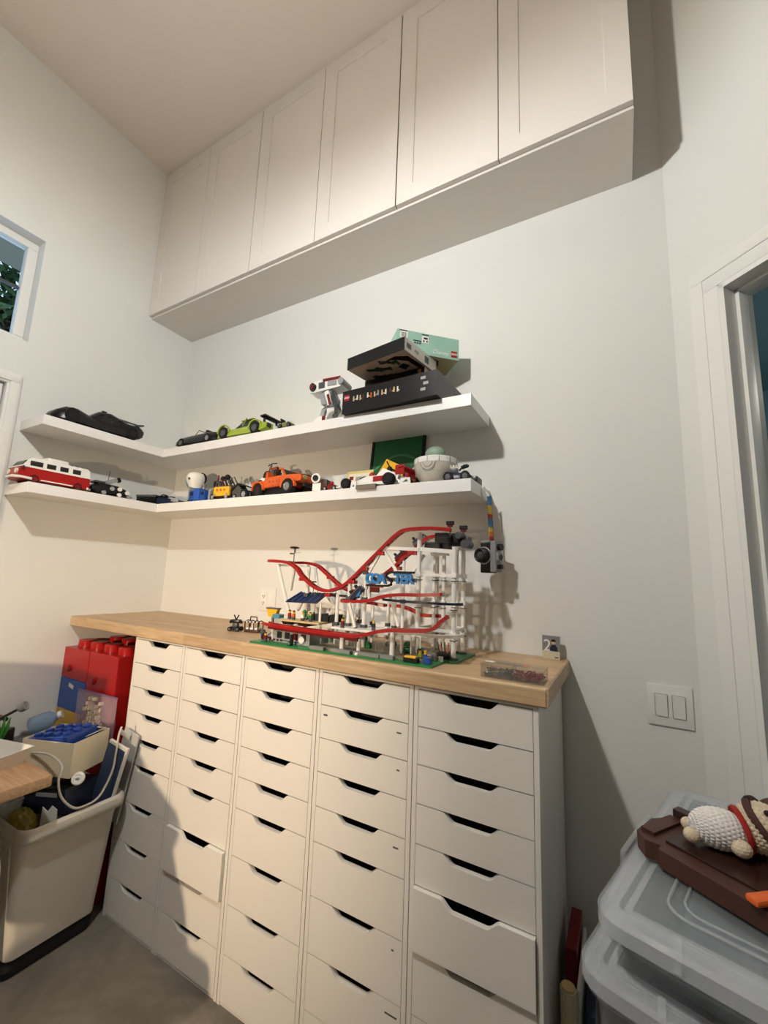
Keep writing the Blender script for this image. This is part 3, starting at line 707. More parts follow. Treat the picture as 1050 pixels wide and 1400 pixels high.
# small grey hut-like rover
t = thing('toy_rover', 'little grey wheeled model left of the orange pickup', 'toy vehicle', (.872, -.19, SL+EPS), R(0))
MB().prism([(-.05, .012), (.01, .012), (.015, .05), (-.015, .082), (-.055, .05)], -.025, .025, 'y').build('body', M('gunmetal', (92, 90, 84), .35, metal=.4), t, smooth=0)
MB().prism([(-.06, .052), (-.012, .088), (.04, .07), (.038, .066), (-.012, .080), (-.055, .046)], -.03, .03, 'y').build('roof', blackm_m, t, smooth=0)
wheel(t, (.034, -.018, .026), .026, .02); wheel(t, (.034, .018, .026), .026, .02); wheel(t, (-.035, -.02, .016), .016, .014); wheel(t, (-.035, .02, .016), .016, .014)

# ------------------------------------------------------------------ orange pickup with a dirt bike in the bed, nose right and turned to the room
t = thing('toy_truck', 'orange model off-road pickup with open cab and silver front wheel hub', 'toy truck', (1.155, -.168, SL+EPS), R(-5))
PW = .068
side([(-.185, .050), (-.165, .046), (-.155, .066), (-.13, .076), (-.105, .066), (-.095, .044), (.045, .046), (.058, .074), (.088, .084), (.118, .074), (.128, .060), (.165, .060), (.170, .072), (.165, .090), (.12, .094), (.05, .098), (.02, .098), (-.03, .096), (-.085, .094), (-.09, .082), (-.18, .082)], -PW, PW, 'body', org_m, t)
for sy in (-1, 1):
    for cxw, rr in ((-.130, .042), (.088, .046)):
        MB().ribbon([(cxw+rr*math.cos(a*math.pi/10), sy*(PW+.003), .034+rr*math.sin(a*math.pi/10)) for a in range(11)], .014, .008).build('fender', org_m, t)
    wheel(t, (.088, sy*(PW-.002), .036), .036, .030, metal_m); wheel(t, (-.130, sy*(PW-.006), .034), .034, .028, dbrown_m)
    MB().box((-.02, sy*(PW+.0015), .068), (.08, .003, .034)).build('door', org_m, t, smooth=0)
    for q in range(3): MB().box((-.045+.026*q, sy*(PW+.0035), .070), (.007, .002, .009)).build('door_detail', M('burnt_orange', (160, 70, 26), .4), t, smooth=0)
    MB().cyl((.166, sy*.042, .080), (.172, sy*.042, .080), .012, n=12).build('headlight', M('amber_lens', (170, 160, 110), .15), t)
    MB().ribbon([(.052, sy*.06, .096), (.018, sy*.052, .136), (-.005, sy*.05, .138)], .007, .009).build('roof_pillar', org_m, t)
MB().b2((-.10, -.05, .012), (.06, .05, .050), .003).build('chassis', blackm_m, t)
MB().cyl((-.004, -.05, .138), (-.004, .05, .138), .004, n=8).build('roll_bar', dbrown_m, t)
rbox(MB(), (.034, 0, .118), (.003, .104, .046), ry=R(-44)).build('windscreen', glass_dark, t)
rbox(MB(), (.10, 0, .097), (.13, .09, .006), ry=R(3), bev=.002).build('bonnet', dbrown_m, t)
for sy in (-.03, .03):
    rbox(MB(), (-.035, sy, .104), (.02, .04, .05), ry=R(-10), bev=.005).build('seat', dbrown_m, t)
MB().b2((.165, -.055, .034), (.182, .055, .052), .003).build('front_bumper', blackm_m, t)
MB().b2((-.20, -.05, .028), (-.183, .05, .040), .002).build('rear_bumper', blackm_m, t)
rbox(MB(), (-.085, 0, .112), (.014, .12, .034), bev=.004).build('cab_back', org_m, t)
MB().sph((-.150, -.02, .090), (.026, .028, .022), 14, 8).build('cargo_helmet', white_m, t)
MB().sph((-.152, -.038, .090), (.018, .012, .010), 12, 6).build('cargo_visor', blackm_m, t)
bk = thing('toy_motorbike', 'dark dirt bike leaning in the bed of the orange pickup', 'toy motorbike', (1.048, -.165, SL+.094), R(-5))
wheel(bk, (-.028, -.01, .029), .026, .010, dbrown_m); wheel(bk, (.052, -.01, .044), .020, .010, dbrown_m)
MB().tube([(-.028, -.01, .03), (-.004, -.01, .072), (.004, -.01, .084)], .004).build('fork', dgrey_m, bk)
MB().ribbon([(-.006, -.01, .066), (.02, -.01, .058), (.05, -.01, .062)], .014, .016).build('tank', M('rust', (128, 62, 34), .4), bk)
MB().tube([(-.012, -.02, .078), (.008, -.012, .090), (.03, .0, .092)], .0028).build('handlebar', blackm_m, bk)
rbox(MB(), (.015, -.01, .042), (.03, .014, .02)).build('engine', dgrey_m, bk)
MB().tube([(.03, -.01, .055), (.052, -.01, .044)], .003).build('swingarm', dgrey_m, bk)

# small white robot
t = thing('toy_robot', 'small white boxy toy robot with a round black eye beside the pickup bumper', 'toy robot', (1.398, -.20, SL+EPS), R(10))
MB().b2((-.030, -.030, .006), (.014, .026, .044), .005).build('body', white_m, t)
hd = MB().cyl((-.012, -.034, .066), (-.012, .02, .066), .023, n=20).build('head', white_m, t)
MB().cyl((-.012, -.0345, .066), (-.012, -.039, .066), .014, n=16).build('eye', blackm_m, hd)
MB().b2((.010, -.028, .004), (.044, .028, .062), .008).build('backpack', brown_m, t)
for sy in (-1, 1): MB().b2((-.03, sy*.024-.008, 0), (.03, sy*.024+.008, .007), .002).build('foot', grey_m, t)

# red and black kart
t = thing('toy_car', 'low red and black toy kart between the white robot and the yellow frame', 'toy car', (1.476, -.212, SL+EPS), R(0)); t.scale = (.85, .85, .95)
hull(MB(), [(.05, .016, .012, .006, .014), (.025, .024, .018, .004, .03), (-.015, .026, .02, .004, .036), (-.045, .022, .018, .006, .024)]).build('body', dred_m, t)
MB().sph((-.008, 0, .042), .011, 12, 8).build('driver', red_m, t)
for sx in (-.03, .03):
    for sy in (-1, 1): wheel(t, (sx, sy*.027, .012), .012, .012)

# framed pictures
def leaning(o, ang): o.rotation_euler = (ang, 0, 0)
t = thing('picture_frame', 'pale yellow picture frame leaning on the wall behind the white racing car', 'picture', (1.525, -.085, SL+EPS)); leaning(t, R(-9))
MB().b2((-.075, 0, 0), (.075, .008, .132), .002).build('frame', M('pale_yellow', (206, 192, 118), .5), t)
MB().b2((-.062, -.001, .014), (.062, .001, .118)).build('print', cream_m, t, smooth=0)
MB().box((-.045, -.0015, .095), (.022, .001, .018)).build('stamp', dred_m, t, smooth=0)
MB().box((.01, -.0015, .085), (.06, .001, .03)).build('print_block', grey_m, t, smooth=0)
t = thing('picture_frame', 'black framed green picture leaning on the wall beside the round pod', 'picture', (1.700, -.052, SL+EPS)); leaning(t, R(-7))
fw_, fh = .142, .298
f = MB().b2((-fw_, 0, 0), (-fw_+.012, .014, fh), .001).b2((fw_-.012, 0, 0), (fw_, .014, fh), .001).b2((-fw_+.012, 0, 0), (fw_-.012, .014, .012), .001).b2((-fw_+.012, 0, fh-.012), (fw_-.012, .014, fh), .001)
f.build('frame', blackm_m, t, smooth=0)
MB().b2((-fw_+.01, .006, .01), (fw_-.01, .012, fh-.01)).build('picture', M('picture_green', (30, 96, 58), .4, noise=.2, scale=10), t, smooth=0)
arc = [(-.12+.24*k/12, .0048, .13+.055*math.sin(math.pi*k/12)+.03*k/12) for k in range(13)]
MB().ribbon(arc, .002, .012).build('hill_line', M('hill_green', (60, 130, 84), .4), t)
MB().prism([(-.128, .012), (.128, .012), (.128, .12), (.06, .15), (-.02, .14), (-.128, .10)], .0045, .0055, 'y').build('hill', M('deep_green', (22, 70, 42), .4, noise=.2), t, smooth=0)

# white and red racing car, nose left
t = thing('toy_car', 'white and red open-wheel model racing car in front of the green picture', 'toy car', (1.676, -.182, SL+EPS), R(178))
hull(MB(), [(.165, .018, .016, .016, .024), (.12, .022, .018, .014, .036), (.06, .034, .028, .012, .048), (.02, .058, .04, .010, .056), (-.07, .060, .04, .010, .056), (-.12, .036, .028, .012, .056), (-.15, .026, .02, .016, .048)]).build('body', white_m, t)
hull(MB(), [(-.02, .016, .012, .05, .066), (-.05, .02, .014, .05, .092), (-.10, .014, .010, .05, .070), (-.13, .01, .008, .05, .058)]).build('airbox', white_m, t)
MB().sph((.012, 0, .068), (.014, .012, .014), 12, 8).build('driver_helmet', red_m, t)
for sy in (-1, 1):
    MB().box((-.06, sy*.0605, .034), (.055, .003, .022), 0, .001).build('red_flank', red_m, t)
    wheel(t, (.105, sy*.062, .024), .024, .026, blackm_m); wheel(t, (-.112, sy*.062, .027), .027, .030, blackm_m)
    MB().tube([(.105, sy*.02, .03), (.105, sy*.06, .03)], .003).build('axle', blackm_m, t)
rbox(MB(), (.155, 0, .014), (.034, .12, .006), bev=.001).build('front_wing', white_m, t)
rbox(MB(), (-.16, 0, .078), (.03, .11, .008), ry=R(10), bev=.001).build('rear_wing', red_m, t)
for sy in (-.05, .05): rbox(MB(), (-.155, sy, .066), (.04, .004, .04)).build('wing_plate', red_m, t)
rbox(MB(), (.05, 0, .056), (.03, .04, .004), ry=R(15)).build('windscreen', glass_dark, t)
# yellow wedge model behind the racing car
t = thing('toy_ramp', 'yellow pointed toy roof with a black ball in front of the green picture', 'toy', (1.700, -.090, SL+EPS), R(0)); t.scale = (1, 1, 1.28)
MB().prism([(-.085, .045), (-.015, .128), (.07, .095), (.07, .045)], -.004, .006, 'y').build('yellow_roof', yel_m, t, smooth=0)
MB().b2((-.06, -.004, 0), (.06, .006, .05)).build('stand', blackm_m, t, smooth=0)
MB().sph((.005, -.008, .085), .014, 12, 8).build('black_ball', blackm_m, t)
MB().tube([(-.012, -.006, .118), (.01, -.010, .09), (.04, -.008, .078)], .003).build('dark_strut', blackm_m, t)
# red toy with little round heads
t = thing('toy_kiosk', 'red toy block with two little tan heads beside the round pod', 'toy', (1.818, -.082, SL+EPS), R(0)); t.scale = (.8, .8, 1.05)
MB().b2((-.045, -.022, 0), (.030, .02, .082), .006).build('red_block', red_m, t)
MB().cyl((-.01, -.005, .085), (.03, -.02, .115), .008, n=10).build('grey_tube', grey_m, t)
for (x, z, mm) in ((-.012, .030, yel_m), (.018, .018, tan_m), (.016, .042, tan_m)):
    MB().sph((x, -.026, z+.012), .012, 12, 8).build('head', mm, t)
MB().b2((.020, -.018, 0), (.045, .02, .095), .003).build('dark_back', blackm_m, t)

# round grey pod with a plain green bundle
t = thing('round_pod', 'pale grey egg-shaped model pod holding a green rounded bundle, near the shelf end', 'model', (1.942, -.125, SL+EPS), R(0))
prof = []
for k in range(11):
    a = math.pi*(.16 + .34*k/10); prof.append((.0905*math.sin(a)**.8, .098 - .092*math.cos(a)))
MB().lathe(prof, n=32).build('shell', M('warm_grey_plastic', (196, 190, 178), .35, noise=.05, scale=40), t)
MB().lathe([(.078, .094), (.0915, .096), (.0925, .116), (.090, .120), (.078, .120), (.074, .112)], n=32).build('rim', white_m, t)
for k in range(12):
    a = 2*math.pi*k/12
    MB().box((.0925*math.cos(a), .0925*math.sin(a), .108), (.0012, .0014, .022), rz=a).build('rim_joint', dgrey_m, t, smooth=0)
for rr in (.020, .032):
    MB().tube([(rr*math.cos(a*math.pi/8), -.0885+.0025*abs(rr), .094+.0*a-rr*math.sin(a*math.pi/8)*1) for a in range(9)], .0012, 6).build('shell_arc', grey_m, t)
MB().sph((0, 0, .118), (.060, .052, .034), 20, 12).build('green_bundle', sand_m, t)
MB().sph((0, -.01, .146), (.044, .036, .034), 16, 10).build('bundle_top', M('pale_sage', (138, 160, 138), .5), t)
MB().lathe([(.04, 0), (.044, .004), (.03, .014), (.02, .022)], n=20).build('stand', blackm_m, t)
for k in range(4):
    a = R(-150+40*k); MB().b2((-.004+.045*math.cos(a), -.004+.045*math.sin(a), 0), (.004+.045*math.cos(a), .004+.045*math.sin(a), .022)).build('stand_leg', blackm_m, t, smooth=0)

# navy hot rod
t = thing('toy_car', 'navy blue toy buggy with exposed chrome engine at the right shelf end', 'toy car', (2.062, -.185, SL+EPS), R(6)); t.scale = (.86, .86, .95)
hull(MB(), [(.055, .024, .02, .010, .026), (.02, .032, .026, .008, .04), (-.03, .032, .026, .008, .044), (-.055, .026, .02, .012, .03)]).build('body', navy_m, t)
rbox(MB(), (-.018, 0, .052), (.034, .034, .022), bev=.003).build('engine', dgrey_m, t)
for k in range(3):
    for sy in (-.012, .012): MB().cyl((-.03+.012*k, sy, .06), (-.03+.012*k, sy, .076), .004, n=8).build('intake', cream_m, t)
MB().tube([(.01, -.02, .05), (.03, -.01, .074), (.045, .01, .076)], .004).build('exhaust', blackm_m, t)
rbox(MB(), (.03, 0, .07), (.03, .03, .008), ry=R(-14)).build('gun_rack', blackm_m, t)
for sx in (-.038, .040):
    for sy in (-1, 1): wheel(t, (sx, sy*.036, .022), .022, .018, dgrey_m)
tag(MB().b2((2.100, -.16, SL+EPS), (2.130, -.085, SL+.034), .006).build('black_case', black_m), 'small black case at the very end of the lower shelf', 'case')
# little cards at the shelf edge
t = thing('place_card', 'small white card with dark triangle in front of the pod', 'card', (1.862, -.248, SL+EPS), R(4))
MB().prism([(-.024, 0), (.024, 0), (.020, .026), (-.020, .026)], -.003, .003, 'y').build('card', white_m, t, smooth=0)
MB().prism([(-.012, .008), (.013, .010), (.006, .020)], -.0038, -.003, 'y').build('triangle', dgreen_m, t, smooth=0)
t = thing('place_card', 'small white card with blue mark below the racing car nose', 'card', (1.615, -.250, SL+EPS), R(0))
MB().prism([(-.016, 0), (.016, 0), (.014, .028), (-.012, .028)], -.003, .003, 'y').build('card', white_m, t, smooth=0)
MB().prism([(-.006, .006), (.006, .006), (.0, .016)], -.0038, -.003, 'y').build('triangle', blue_m, t, smooth=0)
t = thing('name_plate', 'small grey brown name plate overhanging the lower shelf edge', 'plate', (1.688, -.250, SL+EPS), 0)
MB().b2((-.048, -.018, .0), (.048, .012, .008), .001).build('plate', dgrey_m, t, smooth=0)
MB().b2((-.048, -.0225, -.012), (.048, -.0185, .006)).build('front_lip', M('taupe', (120, 110, 98), .4), t, smooth=0)

# ------------------------------------------------------------------ toy camera hanging from a hook at the shelf end
t = thing('adhesive_hook', 'white round adhesive hook on the right end of the lower shelf', 'hook', (2.138, -.105, 1.832))
MB().cyl((0, 0, 0), (.006, 0, 0), .026, n=26).build('disc', white_m, t)
MB().tube([(.005, 0, 0), (.016, 0, -.002), (.022, .0, -.014), (.017, 0, -.024), (.012, 0, -.018)], .004).build('hook_arm', white_m, t)
cm = thing('toy_camera', 'black and silver toy camera hanging by a rainbow strap from the shelf end', 'camera', (2.170, -.105, 1.515), R(-20))
rainbow = [(64, 116, 160), (206, 176, 74), (200, 120, 56), (168, 48, 36)]
def strap_pt(k): return Vector((-.010+.0012*k, 0, .300-.0177*k))
cols = [0, 0, 1, 1, 3, 0, 0, 1, 2, 3]
for k in range(10):
    a, b_ = strap_pt(k), strap_pt(k+1)
    MB().ribbon([a, b_], .024, .004).build('strap_band', M('strap_%d' % cols[k], rainbow[cols[k]], .7, noise=.05), cm, smooth=0)
MB().ribbon([(-.012, .006, .305), (.002, .006, .12)], .022, .003).build('strap_back', black_m, cm, smooth=0)
MB().tube([(-.012, 0, .298), (-.016, 0, .318), (-.010, 0, .322), (-.008, 0, .300)], .003).build('strap_ring', metal_m, cm)
MB().b2((-.034, -.022, 0), (.014, .018, .125), .004).build('body', black_m, cm)
MB().b2((.012, -.023, .004), (.036, .019, .122), .003).build('top_plate', M('silver_plastic', (132, 133, 132), .3, noise=.04), cm)
MB().b2((-.034, -.0235, .114), (.012, -.018, .124), .001).build('silver_edge', metal_m, cm)
ln = MB().lathe([(.030, 0), (.030, .008), (.027, .012), (.027, .028), (.022, .030), (.014, .026)], (-.016, -.022, .066), 26, Matrix.Rotation(R(90), 3, 'X')).build('lens', black_m, cm)
MB().sph((-.016, -.046, .066), (.015, .006, .015), 16, 8).build('lens_glass', M('lens_coating', (60, 66, 66), .05), ln)
MB().lathe([(.031, 0), (.034, .002), (.034, .004), (.031, .005)], (-.016, -.021, .066), 26, Matrix.Rotation(R(90), 3, 'X')).build('lens_ring', metal_m, ln)
for z, r, h in ((.098, .013, .014), (.060, .011, .012), (.024, .009, .016)):
    MB().cyl((.036, -.002, z), (.036+h, -.002, z), r, n=16).build('dial', black_m, cm)
MB().b2((.034, -.02, .046), (.046, .01, .078), .003).build('prism_hump', MATS['silver_plastic'], cm)

# ================================================================== ROLLER COASTER MODEL
WT = 1.213
CO = (1.70, -.33, WT+EPS)
rc = thing('roller_coaster', 'white and red toy roller coaster model standing on the worktop', 'toy coaster', CO)
def cb(mb, name, mat, smooth=30, par=None): return mb.build(name, mat, par or rc, smooth, off=CO)
Z0_ = CO[2]
def catmull(P, n=5):
    P = [Vector(p) for p in P]; out = []
    for i in range(len(P)-1):
        p0, p1, p2, p3 = P[max(i-1, 0)], P[i], P[i+1], P[min(i+2, len(P)-1)]
        for k in range(n):
            t = k/n
            out.append(.5*((2*p1)+(p2-p0)*t+(2*p0-5*p1+4*p2-p3)*t*t+(-p0+3*p1-3*p2+p3)*t**3))
    out.append(P[-1]); return out
def track(P, w=.030, name='track', step=2):
    Q = catmull(P)
    a = cb(MB().ribbon(Q, .006, .011, -w/2+.003).ribbon(Q, .006, .011, w/2-.003), name, red_m, 40)
    tie = MB()
    for i in range(1, len(Q)-1, step):
        t = (Q[i+1]-Q[i-1]).normalized(); sd = t.cross(Vector((0, 0, 1))).normalized(); u = sd.cross(t)
        T = Matrix((t, sd, u)).transposed()
        tie.box(Q[i]-u*.003, (.008, w-.008, .005), mat=T)
    tag(tie.build('track_ties', red_m, a, 0, off=CO), kind='stuff')
    return a
# base plates
cb(MB().prism([(1.334, -.500), (2.088, -.482), (2.090, -.362), (2.128, -.362), (2.128, -.165), (1.334, -.165)], Z0_, Z0_+.006, 'z'), 'base_plate', green_m, 0)
cb(MB().prism([(1.60, -.47), (2.06, -.44), (2.06, -.20), (1.62, -.20)], Z0_+.006, Z0_+.012, 'z'), 'ground_plate', M('dark_tan', (128, 118, 92), .5, noise=.2), 0)
for (x, y, L) in ((1.62, -.478, .06), (1.71, -.474, .08), (1.80, -.468, .10), (1.90, -.462, .05)):
    cb(MB().b2((x, y-.012, Z0_+.006), (x+L, y+.006, Z0_+.018), .001), 'grey_kerb', M('stone_grey', (124, 128, 124), .5), 0)
# upright supports: x, y, z bottom, z top, radius
posts = [(1.969, -.33, .006, 1.650, .0085), (2.103, -.33, .006, 1.598, .0085), (2.090, -.195, .006, 1.600, .008), (1.985, -.195, .006, 1.610, .007),
         (2.038, -.26, .006, 1.600, .007), (2.000, -.26, .006, 1.600, .006), (2.065, -.195, .006, 1.600, .006),
         (1.929, -.441, .006, 1.305, .0085), (1.915, -.343, .006, 1.545, .006), (1.738, -.459, .006, 1.268, .0075), (1.798, -.443, .006, 1.268, .0075),
         (1.393, -.441, .006, 1.276, .008), (1.694, -.36, .006, 1.468, .0075), (1.764, -.36, .006, 1.535, .0075), (1.640, -.36, .006, 1.412, .007),
         (1.440, -.30, .006, 1.515, .0075), (1.475, -.345, .006, 1.468, .0075), (1.655, -.22, .006, 1.420, .006), (1.525, -.22, .006, 1.450, .006),
         (1.86, -.30, .006, 1.42, .006), (1.80, -.24, .006, 1.37, .006), (1.73, -.24, .006, 1.37, .006)]
collar_z = [1.300, 1.400, 1.498]
for i, (x, y, z0, z1, r_) in enumerate(posts):
    p = cb(MB().cyl((x, y, Z0_+z0), (x, y, z1), r_, n=12), 'support_post', white_m)
    for zc in collar_z:
        if z1 > zc+.03: MB().b2((x-r_*1.35, y-r_*1.35, zc-.007), (x+r_*1.35, y+r_*1.35, zc+.007), .001).build('collar', white_m if i < 7 else dgrey_m, p, 0, off=CO)
        if z1 > zc+.03 and i < 7: MB().b2((x-r_*1.2, y-r_*1.2, zc-.020), (x+r_*1.2, y+r_*1.2, zc-.017)).build('pin', dgrey_m, p, 0, off=CO)
    MB().lathe([(r_*2.0, 0), (r_*2.0, .004), (r_*1.3, .007)], (x, y, Z0_+z0), 12).build('foot', white_m if i == 7 else dgrey_m, p, off=CO)
def beam(a, b_, w=.010, h=.010, mat=white_m, name='beam'):
    return cb(MB().ribbon([a, b_], w, h), name, mat, 0)
for z in (1.310, 1.498):
    beam((1.969, -.33, z), (2.103, -.33, z)); beam((2.103, -.33, z), (2.090, -.195, z)); beam((1.985, -.195, z), (2.090, -.195, z)); beam((1.969, -.33, z), (1.985, -.195, z))
beam((1.831, -.36, 1.592), (1.969, -.335, 1.588), .012, .012); beam((1.969, -.33, 1.590), (2.103, -.33, 1.580), .012, .014)
beam((1.985, -.195, 1.600), (2.090, -.195, 1.600), .012, .012); beam((1.99, -.27, 1.575), (2.06, -.27, 1.575), .012, .010)
for a, b_ in (((1.831, -.36, 1.587), (1.778, -.36, 1.500)), ((1.835, -.36, 1.587), (1.893, -.355, 1.505)), ((1.930, -.30, 1.505), (1.975, -.30, 1.570)),
              ((1.722, -.40, 1.385), (1.752, -.40, 1.300)), ((1.860, -.34, 1.420), (1.892, -.33, 1.310)), ((1.545, -.30, 1.398), (1.605, -.30, 1.345))):
    beam(a, b_, .008, .010, white_m, 'brace')
beam((1.56, -.30, 1.345), (1.70, -.30, 1.330), .012, .012, white_m)
# leaning legs of the left turn
for a, b_ in (((1.318, -.36, 1.520), (1.400, -.33, 1.250)), ((1.412, -.36, 1.510), (1.372, -.33, 1.415)), ((1.425, -.24, 1.515), (1.462, -.26, 1.420)), ((1.372, -.23, 1.515), (1.430, -.27, 1.330)), ((1.455, -.33, 1.395), (1.420, -.33, 1.335))):
    cb(MB().cyl(a, b_, .0075, n=10), 'leaning_leg', white_m)
beam((1.318, -.36, 1.518), (1.375, -.22, 1.520)); beam((1.345, -.30, 1.522), (1.430, -.30, 1.520)); beam((1.408, -.30, 1.398), (1.440, -.30, 1.397), .012, .012, dgrey_m)
# tracks
T1 = [(1.30, -.285, 1.534), (1.262, -.31, 1.535), (1.258, -.345, 1.535), (1.29, -.36, 1.5355), (1.332, -.36, 1.534), (1.385, -.36, 1.526), (1.428, -.36, 1.505), (1.455, -.36, 1.478), (1.506, -.36, 1.445), (1.547, -.36, 1.427), (1.593, -.36, 1.422), (1.632, -.36, 1.431), (1.667, -.36, 1.445), (1.708, -.36, 1.475), (1.754, -.36, 1.517), (1.793, -.36, 1.553), (1.831, -.36, 1.587), (1.863, -.36, 1.616), (1.894, -.36, 1.641), (1.925, -.36, 1.656), (1.986, -.358, 1.661), (2.045, -.355, 1.660), (2.096, -.35, 1.655)]
T2 = [(1.30, -.285, 1.534), (1.278, -.235, 1.534), (1.31, -.22, 1.534), (1.36, -.22, 1.534), (1.422, -.22, 1.523), (1.475, -.22, 1.491), (1.527, -.22, 1.456), (1.577, -.22, 1.429), (1.624, -.22, 1.422), (1.684, -.22, 1.44), (1.74, -.22, 1.474), (1.792, -.22, 1.511), (1.825, -.22, 1.536), (1.865, -.22, 1.572), (1.905, -.22, 1.600), (1.937, -.22, 1.628), (1.969, -.22, 1.645), (2.032, -.22, 1.648)]
T3 = [(1.78, -.22, 1.372), (1.72, -.235, 1.378), (1.672, -.27, 1.384), (1.655, -.32, 1.388), (1.672, -.365, 1.389), (1.70, -.38, 1.389), (1.733, -.38, 1.39), (1.799, -.38, 1.398), (1.85, -.38, 1.414), (1.912, -.38, 1.424), (2.001, -.38, 1.428), (2.074, -.375, 1.434)]
T4 = [(1.352, -.44, 1.285), (1.40, -.455, 1.283), (1.50, -.46, 1.281), (1.60, -.46, 1.280), (1.70, -.46, 1.279), (1.77, -.46, 1.279), (1.815, -.46, 1.283), (1.85, -.46, 1.292), (1.89, -.46, 1.304), (1.94, -.458, 1.312), (2.00, -.455, 1.316), (2.05, -.452, 1.320), (2.082, -.45, 1.330), (2.105, -.448, 1.352), (2.125, -.446, 1.368)]
T5 = [(1.80, -.22, 1.374), (1.852, -.22, 1.373), (1.899, -.22, 1.361), (1.938, -.22, 1.347), (1.988, -.22, 1.348), (2.04, -.22, 1.348)]
for q in (T1, T2, T3, T5): track(q, .026)
track(T4, .034)
for x, z in ((1.462, 1.468), (1.708, 1.466), (1.764, 1.516), (1.831, 1.576), (1.597, 1.412)):
    cb(MB().b2((x-.012, -.374, z-.012), (x+.012, -.346, z+.002), .002), 'track_bracket', red_m)
for x, z in ((1.498, 1.480), (1.83, 1.528), (1.90, 1.588)):
    cb(MB().b2((x-.012, -.234, z-.014), (x+.012, -.206, z), .002), 'track_bracket', red_m)
cb(MB().ribbon([(1.38, -.446, 1.272), (1.60, -.448, 1.268), (1.80, -.448, 1.266)], .020, .012), 'track_edge', dred_m, 0)
# curved white walkway and navy hoops
def arc_pts(cx_, cy_, rx_, ry_, a0, a1, z, n=14): return [(cx_+rx_*math.cos(R(a0+(a1-a0)*k/n)), cy_+ry_*math.sin(R(a0+(a1-a0)*k/n)), z) for k in range(n+1)]
cb(MB().ribbon(arc_pts(1.99, -.33, .14, .10, 180, 380, 1.300), .014, .010), 'walkway', white_m)
cb(MB().ribbon(arc_pts(1.98, -.33, .15, .06, 190, 375, 1.403), .010, .008), 'navy_rail', navy_m)
beam((1.47, -.30, 1.405), (1.70, -.30, 1.402), .010, .008, blackm_m, 'navy_rail')
cb(MB().b2((1.66, -.42, 1.288), (1.90, -.30, 1.296), .001), 'queue_deck', white_m, 0)
cb(MB().b2((1.88, -.40, 1.292), (1.97, -.30, 1.298), .001), 'queue_deck', white_m, 0)
# station house under the left track
st_m = M('station_grey', (150, 154, 154), .45, noise=.06)
cb(MB().b2((1.400, -.448, Z0_+.006), (1.585, -.33, 1.262), .001), 'station_base', st_m, 0)
for k in range(4): cb(MB().b2((1.425+.040*k, -.4505, 1.236), (1.448+.040*k, -.446, 1.260)), 'station_window', blackm_m if k != 2 else dred_m, 0)
for k in range(3): cb(MB().b2((1.406+.018*k, -.4502, 1.224), (1.416+.018*k, -.447, 1.231)), 'vent', brown_m, 0)
cb(MB().b2((1.45, -.4502, 1.227), (1.535, -.447, 1.230)), 'station_stripe', dgrey_m, 0)
cb(MB().lathe([(.004, -.003), (.013, -.003), (.013, .003), (.004, .003)], (1.552, -.453, 1.240), 18, Matrix.Rotation(R(90), 3, 'X')), 'crank_wheel', white_m)
cb(MB().b2((1.40, -.42, 1.296), (1.60, -.34, 1.302), .001), 'counter_deck', tan_m, 0)
cb(MB().prism([(1.41, 1.296), (1.46, 1.296), (1.45, 1.284), (1.42, 1.284)], -.415, -.35, 'y'), 'deck_support', dbrown_m, 0)
cb(MB().prism([(1.49, 1.296), (1.55, 1.296), (1.54, 1.284), (1.50, 1.284)], -.415, -.35, 'y'), 'deck_support', dbrown_m, 0)
cb(MB().add([(1.398, -.385, 1.371), (1.560, -.385, 1.375), (1.563, -.325, 1.411), (1.425, -.325, 1.408), (1.398, -.385, 1.367), (1.560, -.385, 1.371), (1.563, -.320, 1.407), (1.425, -.320, 1.404)], [(0, 1, 2, 3), (7, 6, 5, 4), (0, 4, 5, 1), (1, 5, 6, 2), (2, 6, 7, 3), (3, 7, 4, 0)]), 'station_roof', navy_m, 0)
for k in range(6):
    x = 1.405+.028*k; cb(MB().ribbon([(x, -.386, 1.3735), (x+.024-.004*k, -.324, 1.4115)], .003, .003), 'roof_seam', blue_m, 0)
cb(MB().cyl((1.56, -.36, 1.30), (1.56, -.36, 1.375), .005, n=8), 'roof_post', white_m); cb(MB().cyl((1.505, -.33, 1.30), (1.505, -.33, 1.405), .005, n=8), 'roof_post', white_m)
for k in range(4): cb(MB().b2((1.50+.035*k, -.36, 1.302), (1.53+.035*k, -.31, 1.325+.006*(k % 2)), .001), 'stall_block', blackm_m if k != 1 else dgrey_m, 0)
# yellow sign box and little people
cb(MB().prism([(1.272, 1.334), (1.334, 1.334), (1.322, 1.300), (1.284, 1.300)], -.36, -.34, 'y'), 'yellow_sign', yel_m, 0)
cb(MB().b2((1.270, -.362, 1.332), (1.336, -.338, 1.337)), 'sign_top', dgrey_m, 0)
cb(MB().cyl((1.303, -.35, Z0_), (1.303, -.35, 1.302), .006, n=8), 'sign_post', dgrey_m)
def figure(x, y, z, shirt, head=yel_m, legs=dgrey_m, hair=None):
    f = cb(MB().prism([(x-.007, z+.011), (x+.007, z+.011), (x+.005, z+.024), (x-.005, z+.024)], y-.004, y+.004, 'y'), 'figure', shirt, 0)
    MB().b2((x-.006, y-.004, z), (x-.0005, y+.004, z+.011)).b2((x+.0005, y-.004, z), (x+.006, y+.004, z+.011)).build('legs', legs, f, 0, off=CO)
    MB().cyl((x, y, z+.024), (x, y, z+.033), .0048, n=10).build('head', head, f, off=CO)
    if hair: MB().cyl((x, y, z+.032), (x, y, z+.036), .0055, n=10).build('hair', hair, f, off=CO)
